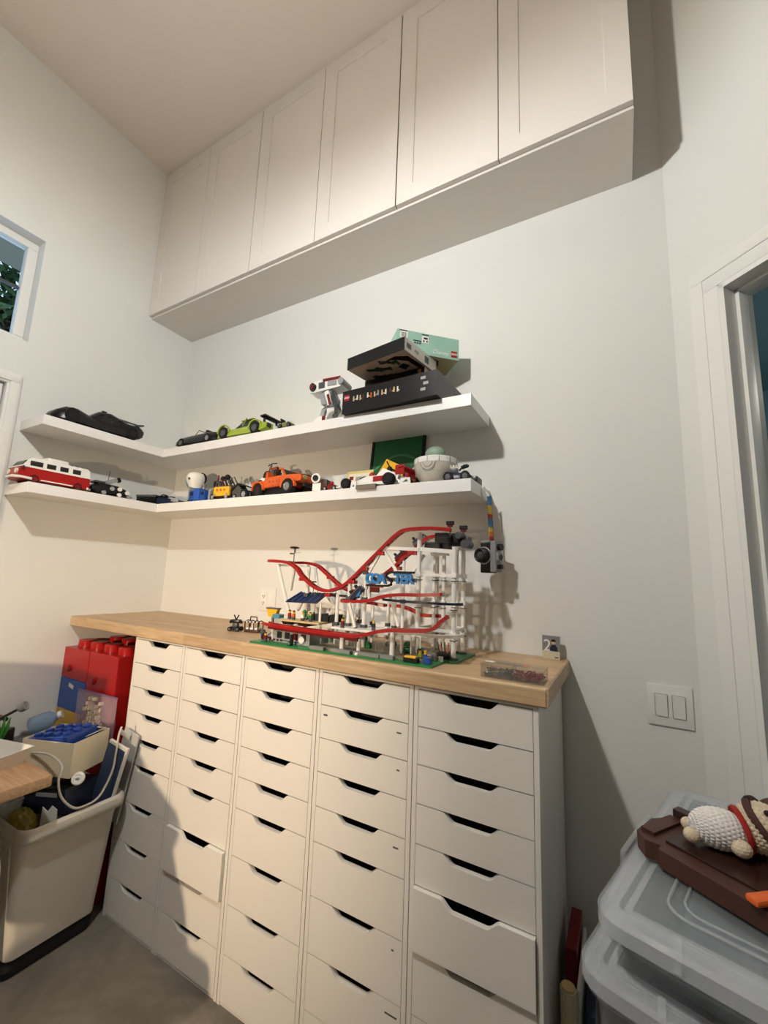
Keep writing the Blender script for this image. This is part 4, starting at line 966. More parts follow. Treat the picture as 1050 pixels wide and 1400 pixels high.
figure(1.425, -.385, 1.302, red_m, hair=brown_m); figure(1.455, -.395, 1.302, org_m, hair=blackm_m); figure(1.505, -.40, 1.302, white_m); figure(1.540, -.395, 1.302, green_m, hair=green_m)
figure(1.36, -.40, Z0_+.006, white_m); figure(1.39, -.475, Z0_+.006, dred_m, hair=dbrown_m); figure(2.045, -.43, Z0_+.006, blue_m, hair=yel_m); figure(2.02, -.415, Z0_+.006, lime_m, hair=blackm_m)
figure(1.71, -.42, 1.296, dred_m, hair=blackm_m); figure(1.74, -.38, 1.296, dgrey_m); figure(1.69, -.36, 1.296, grey_m, hair=dbrown_m); figure(1.83, -.40, 1.296, navy_m)
cb(MB().b2((1.355, -.41, 1.302-.0), (1.392, -.38, 1.318), .002), 'green_planter', teal_m, 0)
cb(MB().sph((1.488, -.37, 1.325), (.010, .010, .018), 8, 6), 'small_bush', green_m, 20)
# front details on the green plate
cb(MB().b2((1.985, -.472, Z0_+.006), (2.035, -.452, Z0_+.020), .002), 'black_bench', blackm_m, 0); cb(MB().b2((1.990, -.474, Z0_+.020), (2.030, -.452, Z0_+.026), .002), 'yellow_top', yel_m, 0)
cb(MB().b2((2.050, -.462, Z0_+.006), (2.074, -.444, Z0_+.026), .002), 'blue_bin', blue_m, 0)
cb(MB().sph((1.520, -.486, Z0_+.012), (.009, .007, .009), 8, 6), 'small_bush', dgreen_m, 20); cb(MB().b2((1.517, -.480, Z0_+.006), (1.527, -.470, Z0_+.045)), 'bin_post', blackm_m, 0)
cb(MB().sph((1.815, -.482, Z0_+.010), (.007, .006, .006), 8, 6), 'white_bird', white_m, 20)
for k in range(8):
    x = 1.64+.05*k; y = -.30+.07*math.sin(k*1.7)
    cb(MB().sph((x, y, Z0_+.022), (.016, .014, .014), 8, 5), 'small_bush', dgreen_m if k % 3 else green_m, 20)
for k in range(7):
    x = 1.60+.045*k; cb(MB().cyl((x, -.40+.03*(k % 2), Z0_+.010), (x, -.40+.03*(k % 2), 1.245), .0022, n=6), 'fence_stake', grey_m)
for k in range(4): cb(MB().cyl((1.90+.03*k, -.385+.012*k, Z0_+.010), (1.90+.03*k, -.385+.012*k, 1.30), .003, n=6), 'glass_post', M('milky_bar', (214, 214, 208), .15), 30)
fw_t = cb(MB().b2((2.045, -.345, Z0_+.006), (2.095, -.30, Z0_+.024), .002), 'planter', blackm_m, 0)
for k in range(5): MB().tube([(2.055+.008*k, -.325, Z0_+.02), (2.050+.010*k, -.33+.004*k, 1.25), (2.046+.013*k, -.33, 1.272)], .002, 5).build('twig', (brown_m, dred_m, brown_m, org_m, brown_m)[k], fw_t, off=CO)
for k in range(3): cb(MB().b2((2.03+.022*k, -.40+.004*k, Z0_+.006), (2.045+.022*k, -.385, Z0_+.022+.006*(k % 2)), .001), 'kiosk_block', (white_m, grey_m, white_m)[k], 0)
# ticket machinery left of the station (wheels and pale parts)
for k, (x, z, r_) in enumerate(((1.360, 1.233, .012), (1.352, 1.250, .010), (1.384, 1.224, .008))):
    cb(MB().lathe([(.003, -.006), (r_, -.006), (r_, .006), (.003, .006)], (x, -.452, z), 14, Matrix.Rotation(R(90), 3, 'X')), 'machine_wheel', (blackm_m, dgrey_m, white_m)[k])
cb(MB().b2((1.362, -.445, Z0_+.006), (1.400, -.40, 1.245), .003), 'machine_body', grey_m, 0)
cb(MB().b2((1.378, -.456, 1.222), (1.396, -.446, 1.236), .002), 'machine_nose', dred_m, 0)
cb(MB().sph((1.374, -.452, 1.246), (.007, .006, .007), 8, 6), 'machine_ball', white_m, 20)
# COASTER sign: blue letters with a big dark S
for k, (ch, x) in enumerate((('C', 1.806), ('O', 1.832), ('A', 1.858), ('T', 1.921), ('E', 1.944), ('R', 1.967))):
    o = text('sign_letter', ch, .048, lblue_m, rc, (x-CO[0], -.400-CO[1], 1.476+.0035*(k > 2)-CO[2]), (R(90), 0, R(1)), ext=.005, bold=.0022)
cb(MB().ribbon([(1.985, -.402, 1.503), (1.93, -.402, 1.503), (1.893, -.402, 1.502), (1.876, -.402, 1.496), (1.876, -.402, 1.486), (1.888, -.402, 1.478), (1.898, -.402, 1.469), (1.896, -.402, 1.459), (1.882, -.402, 1.454), (1.84, -.402, 1.453), (1.795, -.402, 1.453)], .012, .007), 'sign_track_letter', blackm_m)
cb(MB().b2((1.80, -.385, 1.4695), (1.985, -.378, 1.4835), .001), 'sign_rail', grey_m, 0)
cb(MB().b2((1.815, -.402, 1.446), (1.862, -.396, 1.451)), 'sign_lamp', org_m, 0)
cb(MB().b2((1.80, -.385, 1.428), (1.835, -.375, 1.450), .001), 'sign_bracket', dred_m, 0)
cb(MB().cyl((1.795, -.38, 1.40), (1.795, -.38, 1.452), .006, n=8), 'sign_leg', white_m)
# trains, motors, windmill
def cart(c, ry, col):
    c = Vector(c); T = Matrix.Rotation(ry, 3, 'Y')
    k = cb(MB().box(c+T @ Vector((0, 0, .010)), (.062, .024, .014), 0, .002, mat=T), 'train_car', col, 0)
    MB().box(c+T @ Vector((0, 0, .022)), (.056, .020, .006), 0, .001, mat=T).build('car_rim', dgrey_m, k, 0, off=CO)
    for q in (-.018, .012):
        MB().box(c+T @ Vector((q, 0, .030)), (.008, .016, .020), 0, .002, mat=T).build('seat', blackm_m, k, 0, off=CO)
cart((1.850, -.22, 1.562), R(-42), dred_m); cart((1.748, -.375, 1.412), R(-45), navy_m); cart((1.925, -.215, 1.622), R(-35), dgrey_m)
MB().prism([(1.742, 1.408), (1.764, 1.434), (1.758, 1.412)], -.392, -.389, 'y').build('car_flash', lblue_m, rc, 0, off=CO)
for (x, y, z, d) in ((2.050, -.30, 1.632, (.05, .05, .035)), (2.092, -.27, 1.628, (.05, .04, .045)), (2.120, -.25, 1.620, (.03, .04, .040)), (2.000, -.27, 1.608, (.06, .04, .024)), (2.045, -.25, 1.612, (.03, .04, .04))):
    cb(MB().box((x, y, z), d, 0, .004), 'motor_block', dgrey_m if x != 2.092 else blackm_m)
for (x, z, r_) in ((2.132, 1.610, .015), (2.108, 1.640, .012), (2.070, 1.640, .010)):
    cb(MB().cyl((x, -.31, z), (x, -.25, z), r_, n=14), 'gear', dgrey_m)
for (x, z) in ((2.067, 1.682), (2.118, 1.664)):
    s_ = cb(MB().cyl((x, -.28, z-.04), (x, -.28, z), .003, n=6), 'flag_post', dgrey_m)
    MB().b2((x-.014, -.286, z), (x+.014, -.274, z+.014), .001).build('flag_box', blackm_m, s_, 0, off=CO)
    MB().b2((x-.010, -.284, z-.008), (x+.010, -.276, z), .001).build('flag_base', dred_m, s_, 0, off=CO)
wm = cb(MB().cyl((1.352, -.30, 1.525), (1.352, -.30, 1.598), .0022, n=6), 'weather_mast', metal_m)
MB().lathe([(.004, -.006), (.018, -.004), (.022, 0), (.018, .004), (.004, .006)], (1.352, -.30, 1.597), 12).build('vane_disc', dbrown_m, wm, off=CO)
MB().b2((1.328, -.302, 1.568), (1.350, -.298, 1.574)).build('red_arm', dred_m, wm, 0, off=CO); MB().cyl((1.352, -.30, 1.572), (1.388, -.30, 1.577), .0012, n=5).build('grey_arm', grey_m, wm, off=CO)
MB().cyl((1.358, -.30, 1.575), (1.358, -.30, 1.595), .002, n=6).build('short_rod', dbrown_m, wm, off=CO)
for k, x in enumerate((1.47, 1.495)): cb(MB().cyl((x, -.30, 1.408), (x, -.30, 1.43), .0014, n=5), 'roof_aerial', dgrey_m)
cb(MB().b2((1.512, -.363, 1.452), (1.530, -.357, 1.457)), 'track_sensor', blackm_m, 0)

# ================================================================== WORKTOP SMALL THINGS
t = thing('toy_buggy', 'small black toy buggy with raised crossed rods on the worktop', 'toy vehicle', (1.048, -.318, WT+EPS), R(20))
MB().b2((-.024, -.018, .006), (.024, .018, .02), .003).build('body', blackm_m, t)
MB().b2((-.012, -.012, .018), (.012, .012, .038), .003).build('cab', dgrey_m, t)
MB().b2((-.022, -.014, .036), (.022, .014, .052), .004).build('top', black_m, t)
for sy in (-1, 1):
    MB().cyl((.0, 0, .05), (sy*.012, 0, .072), .003, n=6).build('rod', blackm_m, t); MB().sph((sy*.026, 0, .040), .007, 8, 6).build('arm', blackm_m, t)
    for sx in (-1, 1): wheel(t, (sx*.019, sy*.018, .010), .010, .010, dgrey_m)
t = thing('toy_cage', 'small brown and white toy cage wagon beside the coaster', 'toy vehicle', (1.130, -.285, WT+EPS), R(12))
MB().b2((-.036, -.022, 0), (.036, .022, .012), .002).build('base', brown_m, t)
MB().b2((-.030, -.018, .012), (.030, .018, .020), .002).build('tray', white_m, t)
for sx in (-.034, -.012, .012, .034): MB().tube([(sx, -.02, .010), (sx, -.022, .045), (sx, 0, .052), (sx, .022, .045), (sx, .02, .010)], .0028, 6).build('hoop', brown_m, t)
MB().cyl((-.036, -.02, .046), (.036, -.02, .046), .003, n=6).build('rail', brown_m, t)
for k in range(4): MB().cyl((-.027+.018*k, -.023, .046), (-.021+.018*k, -.023, .046), .0042, n=8).build('white_band', white_m, t)
MB().tube([(-.016, -.01, .05), (-.014, -.01, .068), (.018, -.01, .068), (.020, -.01, .05)], .003, 6).build('handle', brown_m, t)
MB().sph((0, 0, .028), (.012, .01, .012), 10, 8).build('cream_figure', cream_m, t)

# printed photo block "2"
t = thing('photo_block', 'small standing photo print with a big 2 and a child', 'photo', (2.372, -.045, WT+EPS), R(-6))
MB().b2((-.030, 0, 0), (.030, .014, .082), .001).build('block', M('photo_side', (170, 162, 150), .3), t, smooth=0)
MB().b2((-.030, -.0012, .028), (.030, -.0001, .082)).build('grey_print', M('photo_grey', (128, 128, 130), .35), t, smooth=0)
MB().b2((-.030, -.0012, 0), (.030, -.0001, .028)).build('pale_print', M('photo_pale', (206, 196, 170), .35, noise=.15, scale=80), t, smooth=0)
text('number_print', '2', .058, white_m, t, (-.012, -.0016, .046), (R(90), 0, 0), ext=.0002)
MB().prism([(-.004, .030), (.024, .030), (.022, .044), (.014, .052), (.004, .050), (-.002, .042)], -.0026, -.0018, 'y').build('blue_shirt_print', navy_m, t, smooth=0)
MB().cyl((.010, -.0030, .060), (.010, -.0018, .060), .0075, n=14).build('face_print', tan_m, t)
MB().prism([(.002, .062), (.018, .062), (.017, .069), (.010, .071), (.003, .069)], -.0036, -.0030, 'y').build('hair_print', dbrown_m, t, smooth=0)
MB().box((.020, -.0018, .008), (.012, .0006, .004)).build('caption_print', dgrey_m, t, smooth=0)

# clear organiser with screws and red wall plugs
clr = M_clear('clear_plastic', (226, 224, 218), .945, .05)
t = thing('parts_organizer', 'clear plastic organizer box near the right end of the worktop', 'organizer', (2.328, -.452, WT+EPS), R(-1.5))
ox, oy, oz = .086, .034, .034
b = MB().b2((-ox, -oy, 0), (ox, oy, .0015)).b2((-ox, -oy, .0015), (ox, -oy+.0015, oz)).b2((-ox, oy-.0015, .0015), (ox, oy, oz)).b2((-ox, -oy+.0016, .0015), (-ox+.0015, oy-.0016, oz)).b2((ox-.0015, -oy+.0016, .0015), (ox, oy-.0016, oz)).b2((-.002, -oy+.0016, .0016), (.0, oy-.0016, oz))
b.build('case', clr, t, smooth=0)
MB().b2((-ox-.002, -oy-.002, oz+.0003), (ox+.002, oy+.002, oz+.004), .001).build('lid', clr, t, smooth=0)
MB().b2((-.045, -.012, oz+.0042), (.025, .010, oz+.0052)).build('paper_label', M('label_paper', (120, 122, 112), .5, noise=.4, scale=120), t, smooth=0)
MB().b2((.026, -.012, oz+.0042), (.040, .010, oz+.0056)).build('red_label', M('faded_red', (196, 110, 98), .5), t, smooth=0)
MB().b2((-.082, -.010, oz+.0042), (-.055, .010, oz+.005)).build('white_label', white_m, t, smooth=0)
sc = MB()
for k in range(110):
    p = Vector((random.uniform(-.080, -.006), random.uniform(-.029, .027), random.uniform(.004, .022)))
    d = Vector((random.uniform(-1, 1), random.uniform(-1, 1), random.uniform(-.35, .35))).normalized()*.005
    sc.cyl(p-d, p+d, .0013, n=5); sc.cyl(p+d, p+d*1.25, .0026, .0028, n=6)
tag(sc.build('screws', metal_m, t), kind='stuff')
pg = MB()
for k in range(130):
    p = Vector((random.uniform(.006, .078), random.uniform(-.028, .027), random.uniform(.004, .023)))
    d = Vector((random.uniform(-1, 1), random.uniform(-1, 1), random.uniform(-.4, .4))).normalized()*.005
    pg.cyl(p-d, p+d, .0026, .0018, n=6)
tag(pg.build('wall_plugs', M('plug_red', (140, 54, 50), .5, noise=.15), t), kind='stuff')

# ================================================================== LEFT FOREGROUND
# big brick-shaped storage boxes under the worktop
BRF = -.522
def storage_brick(label, x0, z0, wd, dp, h, mat, studs, handle=None, grp='brick-shaped storage boxes under the worktop'):
    t = thing('storage_brick', label, 'storage box', (x0, BRF, z0), 0, grp)
    MB().b2((0, 0, 0), (wd, dp, h), .004).build('body', mat, t, smooth=0)
    if studs:
        n = 2
        for i in range(n):
            for k in range(studs):
                x = wd*(i+.5)/n; y = dp*(k+.5)/studs
                MB().lathe([(.043, 0), (.043, .030), (.039, .035), (.0, .035)], (x, y, h), 26).build('stud', mat, t)
    if handle:
        MB().cyl((handle[0], -.0005, handle[1]), (handle[0], -.006, handle[1]), .016, n=20).build('pull_knob', mat, t)
        rbox(MB(), (handle[0]+.004, -.007, handle[1]), (.008, .003, .030), ry=R(18)).build('pull_slot', dred_m if mat is red_m else navy_m, t, smooth=0)
    return t
storage_brick('red brick-shaped storage box on top of the left stack', .008, .905, .247, .47, .150, red_m, 3, (.075, .05))
tb = storage_brick('blue brick-shaped storage box in the middle of the left stack', .008, .754, .247, .47, .150, blue_m, 0)
rbox(MB(), (.115, -.001, .118), (.046, .001, .018), ry=R(12)).build('sticker', card_w, tb, smooth=0)
storage_brick('yellow brick-shaped storage box below the blue one', .008, .603, .247, .47, .150, M('mustard_plastic', (196, 152, 46), .35), 0)
for k, mm in enumerate((red_m, blue_m, green_m, red_m)):
    storage_brick('brick-shaped storage box low in the left stack, %s' % ('red and lowest', 'blue, second from floor', 'green, third from floor', 'dark red under the yellow one')[k], .008, .0005+.1505*k, .247, .47, .150, (red_m, blue_m, green_m, dred_m)[k], 0)
storage_brick('tall red brick-shaped storage box beside the drawer unit', .259, .640, .252, .47, .418, red_m, 3, (.065, .285))
storage_brick('tall red brick-shaped storage box standing on the floor under the other', .259, .0005, .252, .47, .638, red_m, 0)
tag(MB().sph((.545, -.40, 1.117), .020, 16, 10).build('glass_ball', M('navy_glass', (30, 40, 90), .08), loc=(0, 0, 0)), 'dark blue ball under the worktop by the first drawer unit', 'ball')
tag(MB().b2((.523, -.46, .0005), (.575, -.36, 1.095), .002).build('tall_tin', M('dark_tin', (60, 52, 48), .4)), 'narrow dark tin between red boxes and first drawer unit', 'tin')

# white bin on a black base
bn = thing('waste_bin', 'tall white plastic bin overfilled with odds and ends, left of the drawers', 'bin', (.47, -.714, 0))
def rrect(hx, hy, r_, z, n=5, cx_=0, cy_=0):
    P = []
    for (sx, sy, a0) in ((1, 1, 0), (-1, 1, 90), (-1, -1, 180), (1, -1, 270)):
        for k in range(n+1):
            a = R(a0+90*k/n); P.append((cx_+sx*(hx-r_)+r_*math.cos(a), cy_+sy*(hy-r_)+r_*math.sin(a), z))
    return P
bin_m = M('bin_plastic', (206, 200, 188), .42, noise=.02)
secs = [rrect(.13, .135, .03, .055, cx_=.010, cy_=.010), rrect(.15, .150, .03, .065, cx_=.010, cy_=.010), rrect(.205, .175, .035, .44), rrect(.215, .180, .04, .475), rrect(.248, .186, .045, .487), rrect(.255, .189, .05, .505), rrect(.252, .187, .05, .525), rrect(.238, .180, .045, .533), rrect(.215, .170, .04, .520), rrect(.198, .165, .035, .44), rrect(.14, .132, .03, .075, cx_=.010, cy_=.010)]
loft(MB(), secs).build('body', bin_m, bn, smooth=50)
loft(MB(), [rrect(.145, .150, .03, .004, cx_=.005, cy_=.008), rrect(.150, .155, .03, .03, cx_=.005, cy_=.008), rrect(.135, .14, .03, .056, cx_=.008, cy_=.008)]).build('base', blackm_m, bn, smooth=40)
for sx in (-.10, .12):
    for sy in (-.10, .12): MB().cyl((sx, sy-.01, .018), (sx, sy+.01, .018), .018, n=12).build('caster', blackm_m, bn)
# contents of the bin
t = thing('dark_case', 'dark navy device case sticking out of the bin', 'case', (.448, -.665, .42), R(10))
rbox(MB(), (0, 0, .09), (.28, .15, .10), ry=R(-8), bev=.006).build('case', M('navy_case', (34, 38, 54), .35, noise=.15), t)
rbox(MB(), (.03, -.076, .12), (.12, .006, .014), ry=R(-8)).build('silver_strip', grey_m, t)
rbox(MB(), (.06, -.02, .150), (.09, .04, .012), ry=R(-8), rz=.2, bev=.002).build('top_latch', blackm_m, t)
t = thing('blue_folder', 'dark blue folder with white edge standing at the right of the bin', 'folder', (.645, -.582, .400), R(10))
rbox(MB(), (0, 0, .17), (.11, .008, .30), ry=R(14), bev=.002).build('cover', M('slate_blue', (52, 66, 92), .5), t)
rbox(MB(), (.058, 0, .17), (.010, .012, .31), ry=R(14), bev=.002).build('white_edge', card_w, t)
rbox(MB(), (.040, 0, .325), (.10, .012, .012), ry=R(14)).build('top_edge', card_w, t)
t = thing('grey_binder', 'grey white plastic tray leaning on the first drawer unit', 'tray', (.640, -.519, .385), R(4))
rbox(MB(), (0, 0, .19), (.10, .010, .38), ry=R(12), bev=.004).build('tray', M('pale_grey_plastic', (176, 176, 172), .4), t)
rbox(MB(), (.0, -.007, .36), (.08, .006, .02), ry=R(12), bev=.002).build('lip', M('pale_grey_plastic', (176, 176, 172), .4), t)
t = thing('olive_bag', 'crumpled olive yellow bag inside the front of the bin', 'bag', (.50, -.815, .43), 0)
MB().sph((0, 0, .03), (.075, .045, .06), 22, 14, fn=lambda i, j: 1+.10*math.sin(i*2.3)*math.sin(j*1.9)+.06*math.sin(i*4.1+j*3.3)).build('bag', M('olive_yellow', (132, 124, 44), .35, noise=.25), t)
t = thing('clear_tub', 'small translucent white tub under the table corner', 'tub', (.325, -.815, .470), R(0))
loft(MB(), [rrect(.08, .035, .012, .0), rrect(.09, .04, .014, .055), rrect(.086, .036, .012, .055), rrect(.076, .031, .010, .004)]).build('tub', M_clear('milky_plastic', (216, 220, 214), .35, .2), t)
t = thing('white_card_piece', 'white folded card piece standing in the bin', 'card', (.622, -.775, .44), R(24)); t.scale = (.55, 1, 1)
MB().prism([(-.07, 0), (.07, 0), (.05, .10), (.01, .112), (-.02, .09), (-.06, .105)], -.001, .001, 'y').build('card', card_w, t, smooth=0)
# filler below the loose things so they rest on something
tag(MB().box((.47, -.70, .225), (.27, .24, .26), 0, .02).build('cardboard_filler', M('brown_card', (96, 78, 56), .7)), 'brown cardboard box buried inside the bin', 'box')

# cream open box with the blue tray, sitting on the heap
cbx = thing('cream_box', 'open cream cardboard box perched on top of the bin', 'box', (.495, -.688, .637), R(21)); cbx.scale = (.96, .96, .96)
W2, D2, H2 = .125, .097, .136
g = MB().b2((-W2, -D2, 0), (W2, D2, .003)).b2((-W2, -D2, .003), (W2, -D2+.003, H2)).b2((-W2, D2-.003, .003), (W2, D2, H2)).b2((-W2, -D2+.003, .003), (-W2+.003, D2-.003, H2)).b2((W2-.003, -D2+.003, .003), (W2, D2-.003, H2))
g.build('carton', M('cream_card', (220, 208, 180), .55, noise=.02), cbx, smooth=0)
rbox(MB(), (.02, D2-.01, H2+.004), (.16, .03, .003), rx=R(-20)).build('flap', card_w, cbx, smooth=0)
rbox(MB(), (W2-.012, .03, H2+.004), (.016, .10, .003), ry=R(-30)).build('side_flap', card_w, cbx, smooth=0)
bt = thing('blue_tray', 'blue brick-shaped tray tipped inside the cream box', 'tray', (.478, -.696, .692), R(21)); bt.scale = (.94, .94, .94)
T_ = Matrix.Rotation(R(-7), 3, 'Y')
bb = MB(); bb.box((0, 0, .062), (.205, .172, .05), 0, .004, mat=T_); bb.build('tray', M('royal_blue', (30, 62, 140), .3), bt)
for i in range(4):
    for k in range(3):
        c_ = T_ @ Vector((-.072+.048*i, -.054+.054*k, .026)) + Vector((0, 0, .062))
        MB().lathe([(.0165, 0), (.0165, .010), (.014, .012), (0, .012)], c_, 14, T_).build('stud', MATS['royal_blue'], bt)

# zip bag with pale pieces
bag = thing('zip_bag', 'clear zip bag with small pale pieces leaning on the red box', 'bag', (.405, -.541, .690), R(0))
bagm = M_clear('bag_film', (214, 196, 208), .74, .03)
def bag_sheet(sy):
    V = []; F = []; nx, nz = 14, 12
    for j in range(nz+1):
        for i in range(nx+1):
            u, v = i/nx, j/nz
            bul = math.sin(math.pi*u)*math.sin(math.pi*min(1, v*1.05))*.014
            V.append(((u-.5)*.34, sy*(bul+.0008+.003*math.sin(u*17+v*9)*math.sin(v*3.1)) , v*.19+.01*u))
    for j in range(nz):
        for i in range(nx): F.append((j*(nx+1)+i, j*(nx+1)+i+1, (j+1)*(nx+1)+i+1, (j+1)*(nx+1)+i))
    return V, F
mb = MB(); mb.add(*bag_sheet(1)); mb.add(*bag_sheet(-1)); mb.build('film', bagm, bag, smooth=80)
MB().ribbon([(-.17, 0, .188), (0, 0, .194), (.17, 0, .199)], .004, .007).build('zip_strip', M('zip_purple', (120, 96, 130), .3), bag)
pz = MB()
for k in range(90): pz.box((random.gauss(-.01, .032), random.uniform(-.007, .007), .012+abs(random.gauss(.06, .05))), (.022, .005, .014), rz=random.uniform(0, 3))
tag(pz.build('pale_pieces', M('pale_brick', (226, 212, 170), .4), bag, smooth=0), kind='stuff')

# white cable hanging in a loop with a round white plug
t = thing('cable', 'pale grey cable hanging in a loop over the bin rim', 'cable', (.66, -.62, .55))
pts = [(.69, -.575, .800), (.70, -.589, .770), (.702, -.593, .701), (.705, -.602, .632), (.712, -.645, .558), (.715, -.70, .545), (.712, -.742, .556), (.70, -.781, .605), (.70, -.799, .668), (.69, -.79, .715), (.63, -.80, .742), (.55, -.80, .735), (.47, -.805, .72)]
MB().tube(catmull(pts, 6), .0042, 8).build('cord', M('cable_grey', (190, 184, 172), .4), t, off=(.66, -.62, .55))
t = thing('round_plug', 'small round white plug lying on the dark case in the bin', 'plug', (.672, -.715, .640), R(20))
Tp = Matrix.Rotation(R(60), 3, 'X') @ Matrix.Rotation(R(25), 3, 'Y')
MB().lathe([(.021, -.006), (.024, 0), (.021, .007), (.014, .008), (.013, .005), (0, .005)], (0, 0, 0), 20, Tp).build('plug', white_m, t)
rbox(MB(), Tp @ Vector((0, 0, .007)), (.012, .010, .004), bev=.001).build('socket', grey_m, t)

# things on a crate at the left wall
tag(MB().b2((.012, -.90, .0005), (.205, -.56, .655), .008).build('grey_crate', M('slate_crate', (96, 100, 100), .5, noise=.1)), 'dark grey crate standing by the left wall behind the bin', 'crate')
t = thing('plastic_bottle', 'pale blue translucent bottle lying on the crate by the wall', 'bottle', (.105, -.622, .657), R(52)); t.scale = (.82, .82, .82)
Tb = Matrix.Rotation(R(68), 3, 'Y')
MB().lathe([(.0, -.005), (.045, 0), (.050, .01), (.050, .075), (.046, .10), (.024, .125), (.020, .135), (.020, .155), (0, .156)], (-.05, 0, .056), 22, Tb).build('bottle', M_clear('ice_blue_plastic', (150, 176, 204), .45, .08), t)
MB().lathe([(.023, .140), (.023, .160), (0, .161)], (-.05, 0, .056), 18, Tb).build('cap', white_m, t)
t = thing('metal_toy', 'dark metal toy with thin rods and a round eyepiece on the crate', 'toy', (.105, -.790, .6555), R(40))
MB().b2((-.045, -.05, 0), (.045, .05, .075), .012).build('body', M('dark_steel', (52, 50, 50), .3, metal=.6, noise=.2), t)
MB().tube([(-.08, -.02, .03), (-.03, 0, .10), (.02, 0, .135), (.06, .02, .160)], .006).build('arm', MATS['dark_steel'], t)
MB().lathe([(.014, -.02), (.020, -.012), (.022, .012), (.016, .014), (.012, .010)], (.075, .022, .168), 16, Matrix.Rotation(R(60), 3, 'Y')).build('eyepiece', grey_m, t)
MB().tube([(-.04, .0, .10), (.0, -.02, .128), (.035, -.03, .13)], .004).build('rod', blackm_m, t)
MB().sph((.04, -.03, .13), .010, 10, 8).build('rod_end', blackm_m, t)
MB().cyl((-.02, .02, .11), (-.012, .02, .13), .013, n=14).build('brass_knob', M('brass', (150, 120, 60), .3, metal=1), t)
MB().tube([(-.10, .05, .10), (-.05, .02, .06), (.0, 0, .03)], .006).build('strut', blackm_m, t)
t = thing('green_leaf_toy', 'green toy plant leaf at the left edge of the picture', 'toy plant', (.30, -.865, .742), R(10))
for k in range(4):
    a = R(-50+35*k); MB().prism([(-.010, 0), (.010, 0), (.016+.03*math.sin(a), .05), (.05*math.sin(a)+.002, .10)], -.004+.006*k, .0+.006*k, 'y').build('leaf', M('leaf_plastic', (56, 132, 52), .35), t, smooth=0)

# desk corner and things on it
desk_m = M_wood('desk_wood', (196, 162, 124), (164, 128, 92), .02)
dk = thing('desk', 'wooden desk top with white legs at the left edge', 'desk', (.42, -1.55, 0))
MB().b2((-.40, -.68, .704), (.385, .680, .742), .006).build('desk_top', desk_m, dk)
for sx in (-.36, .215):
    for sy in (-.63, .54): MB().b2((sx-.022, sy-.022, 0), (sx+.022, sy+.022, .7035), .002).build('leg', trim_m, dk, smooth=0)
MB().b2((-.336, .530, .62), (.190, .550, .7035)).build('apron', trim_m, dk, smooth=0)
MB().b2((.205, -.606, .62), (.225, .516, .7035)).build('apron', trim_m, dk, smooth=0)
tr_ = thing('paper_tray', 'white open cardboard tray on the desk corner', 'tray', (.52, -.985, .7425), R(14))
loft(MB(), [rrect(.115, .075, .004, 0, 2), rrect(.135, .095, .005, .055, 2), rrect(.131, .091, .005, .055, 2), rrect(.112, .072, .004, .003, 2)]).build('tray', card_w, tr_, smooth=30)
lb = MB()
for k in range(14): lb.cyl((random.uniform(-.06, .06), random.uniform(-.04, .04), .010), (random.uniform(-.06, .06), random.uniform(-.04, .04), .014), .004, n=6)
tag(lb.build('loose_parts', grey_m, tr_), kind='stuff')
# chair and monitor are unseen, added to cast the lower left shadow
mo = thing('shadow_panel', 'unseen black monitor at the left of the desk', 'shadow_panel', (.42, -1.40, .7425), R(-4))
MB().b2((-.12, -.09, 0), (.12, .09, .012), .004).build('foot', black_m, mo); MB().b2((-.03, -.01, .01), (.03, .02, .22), .004).build('stem', black_m, mo)
MB().b2((-.38, -.03, .10), (.37, -.005, .395), .006).build('panel', black_m, mo)
ch = thing('shadow_chair', 'unseen dark chair added to cast the drawer shadow', 'chair', (1.09, -1.48, 0), R(0))
MB().b2((-.24, -.24, .44), (.22, .22, .52), .03).build('seat', dgrey_m, ch)
bk_ = MB()
bk_.prism([(-.27, .54), (.155, .54), (.115, .66), (.060, .77), (.080, .81), (.05, .85), (-.07, .905), (-.17, .975), (-.23, 1.02), (-.272, 1.0), (-.275, .8)], .04, .09, 'y')  # outline shaped for the shadow it throws on the drawers
bk_.build('backrest', dgrey_m, ch, smooth=0)
MB().b2((-.03, .09, .50), (.03, .11, .80), .004).build('back_bar', black_m, ch)
MB().cyl((0, 0, .08), (0, 0, .45), .03).build('column', black_m, ch)
for k in range(5):
    a = R(72*k+10); MB().ribbon([(0, 0, .085), (.27*math.cos(a), .27*math.sin(a), .065)], .04, .03).build('base_arm', black_m, ch, smooth=0)
    MB().sph((.27*math.cos(a), .27*math.sin(a), .028), .028, 12, 8).build('caster', black_m, ch)

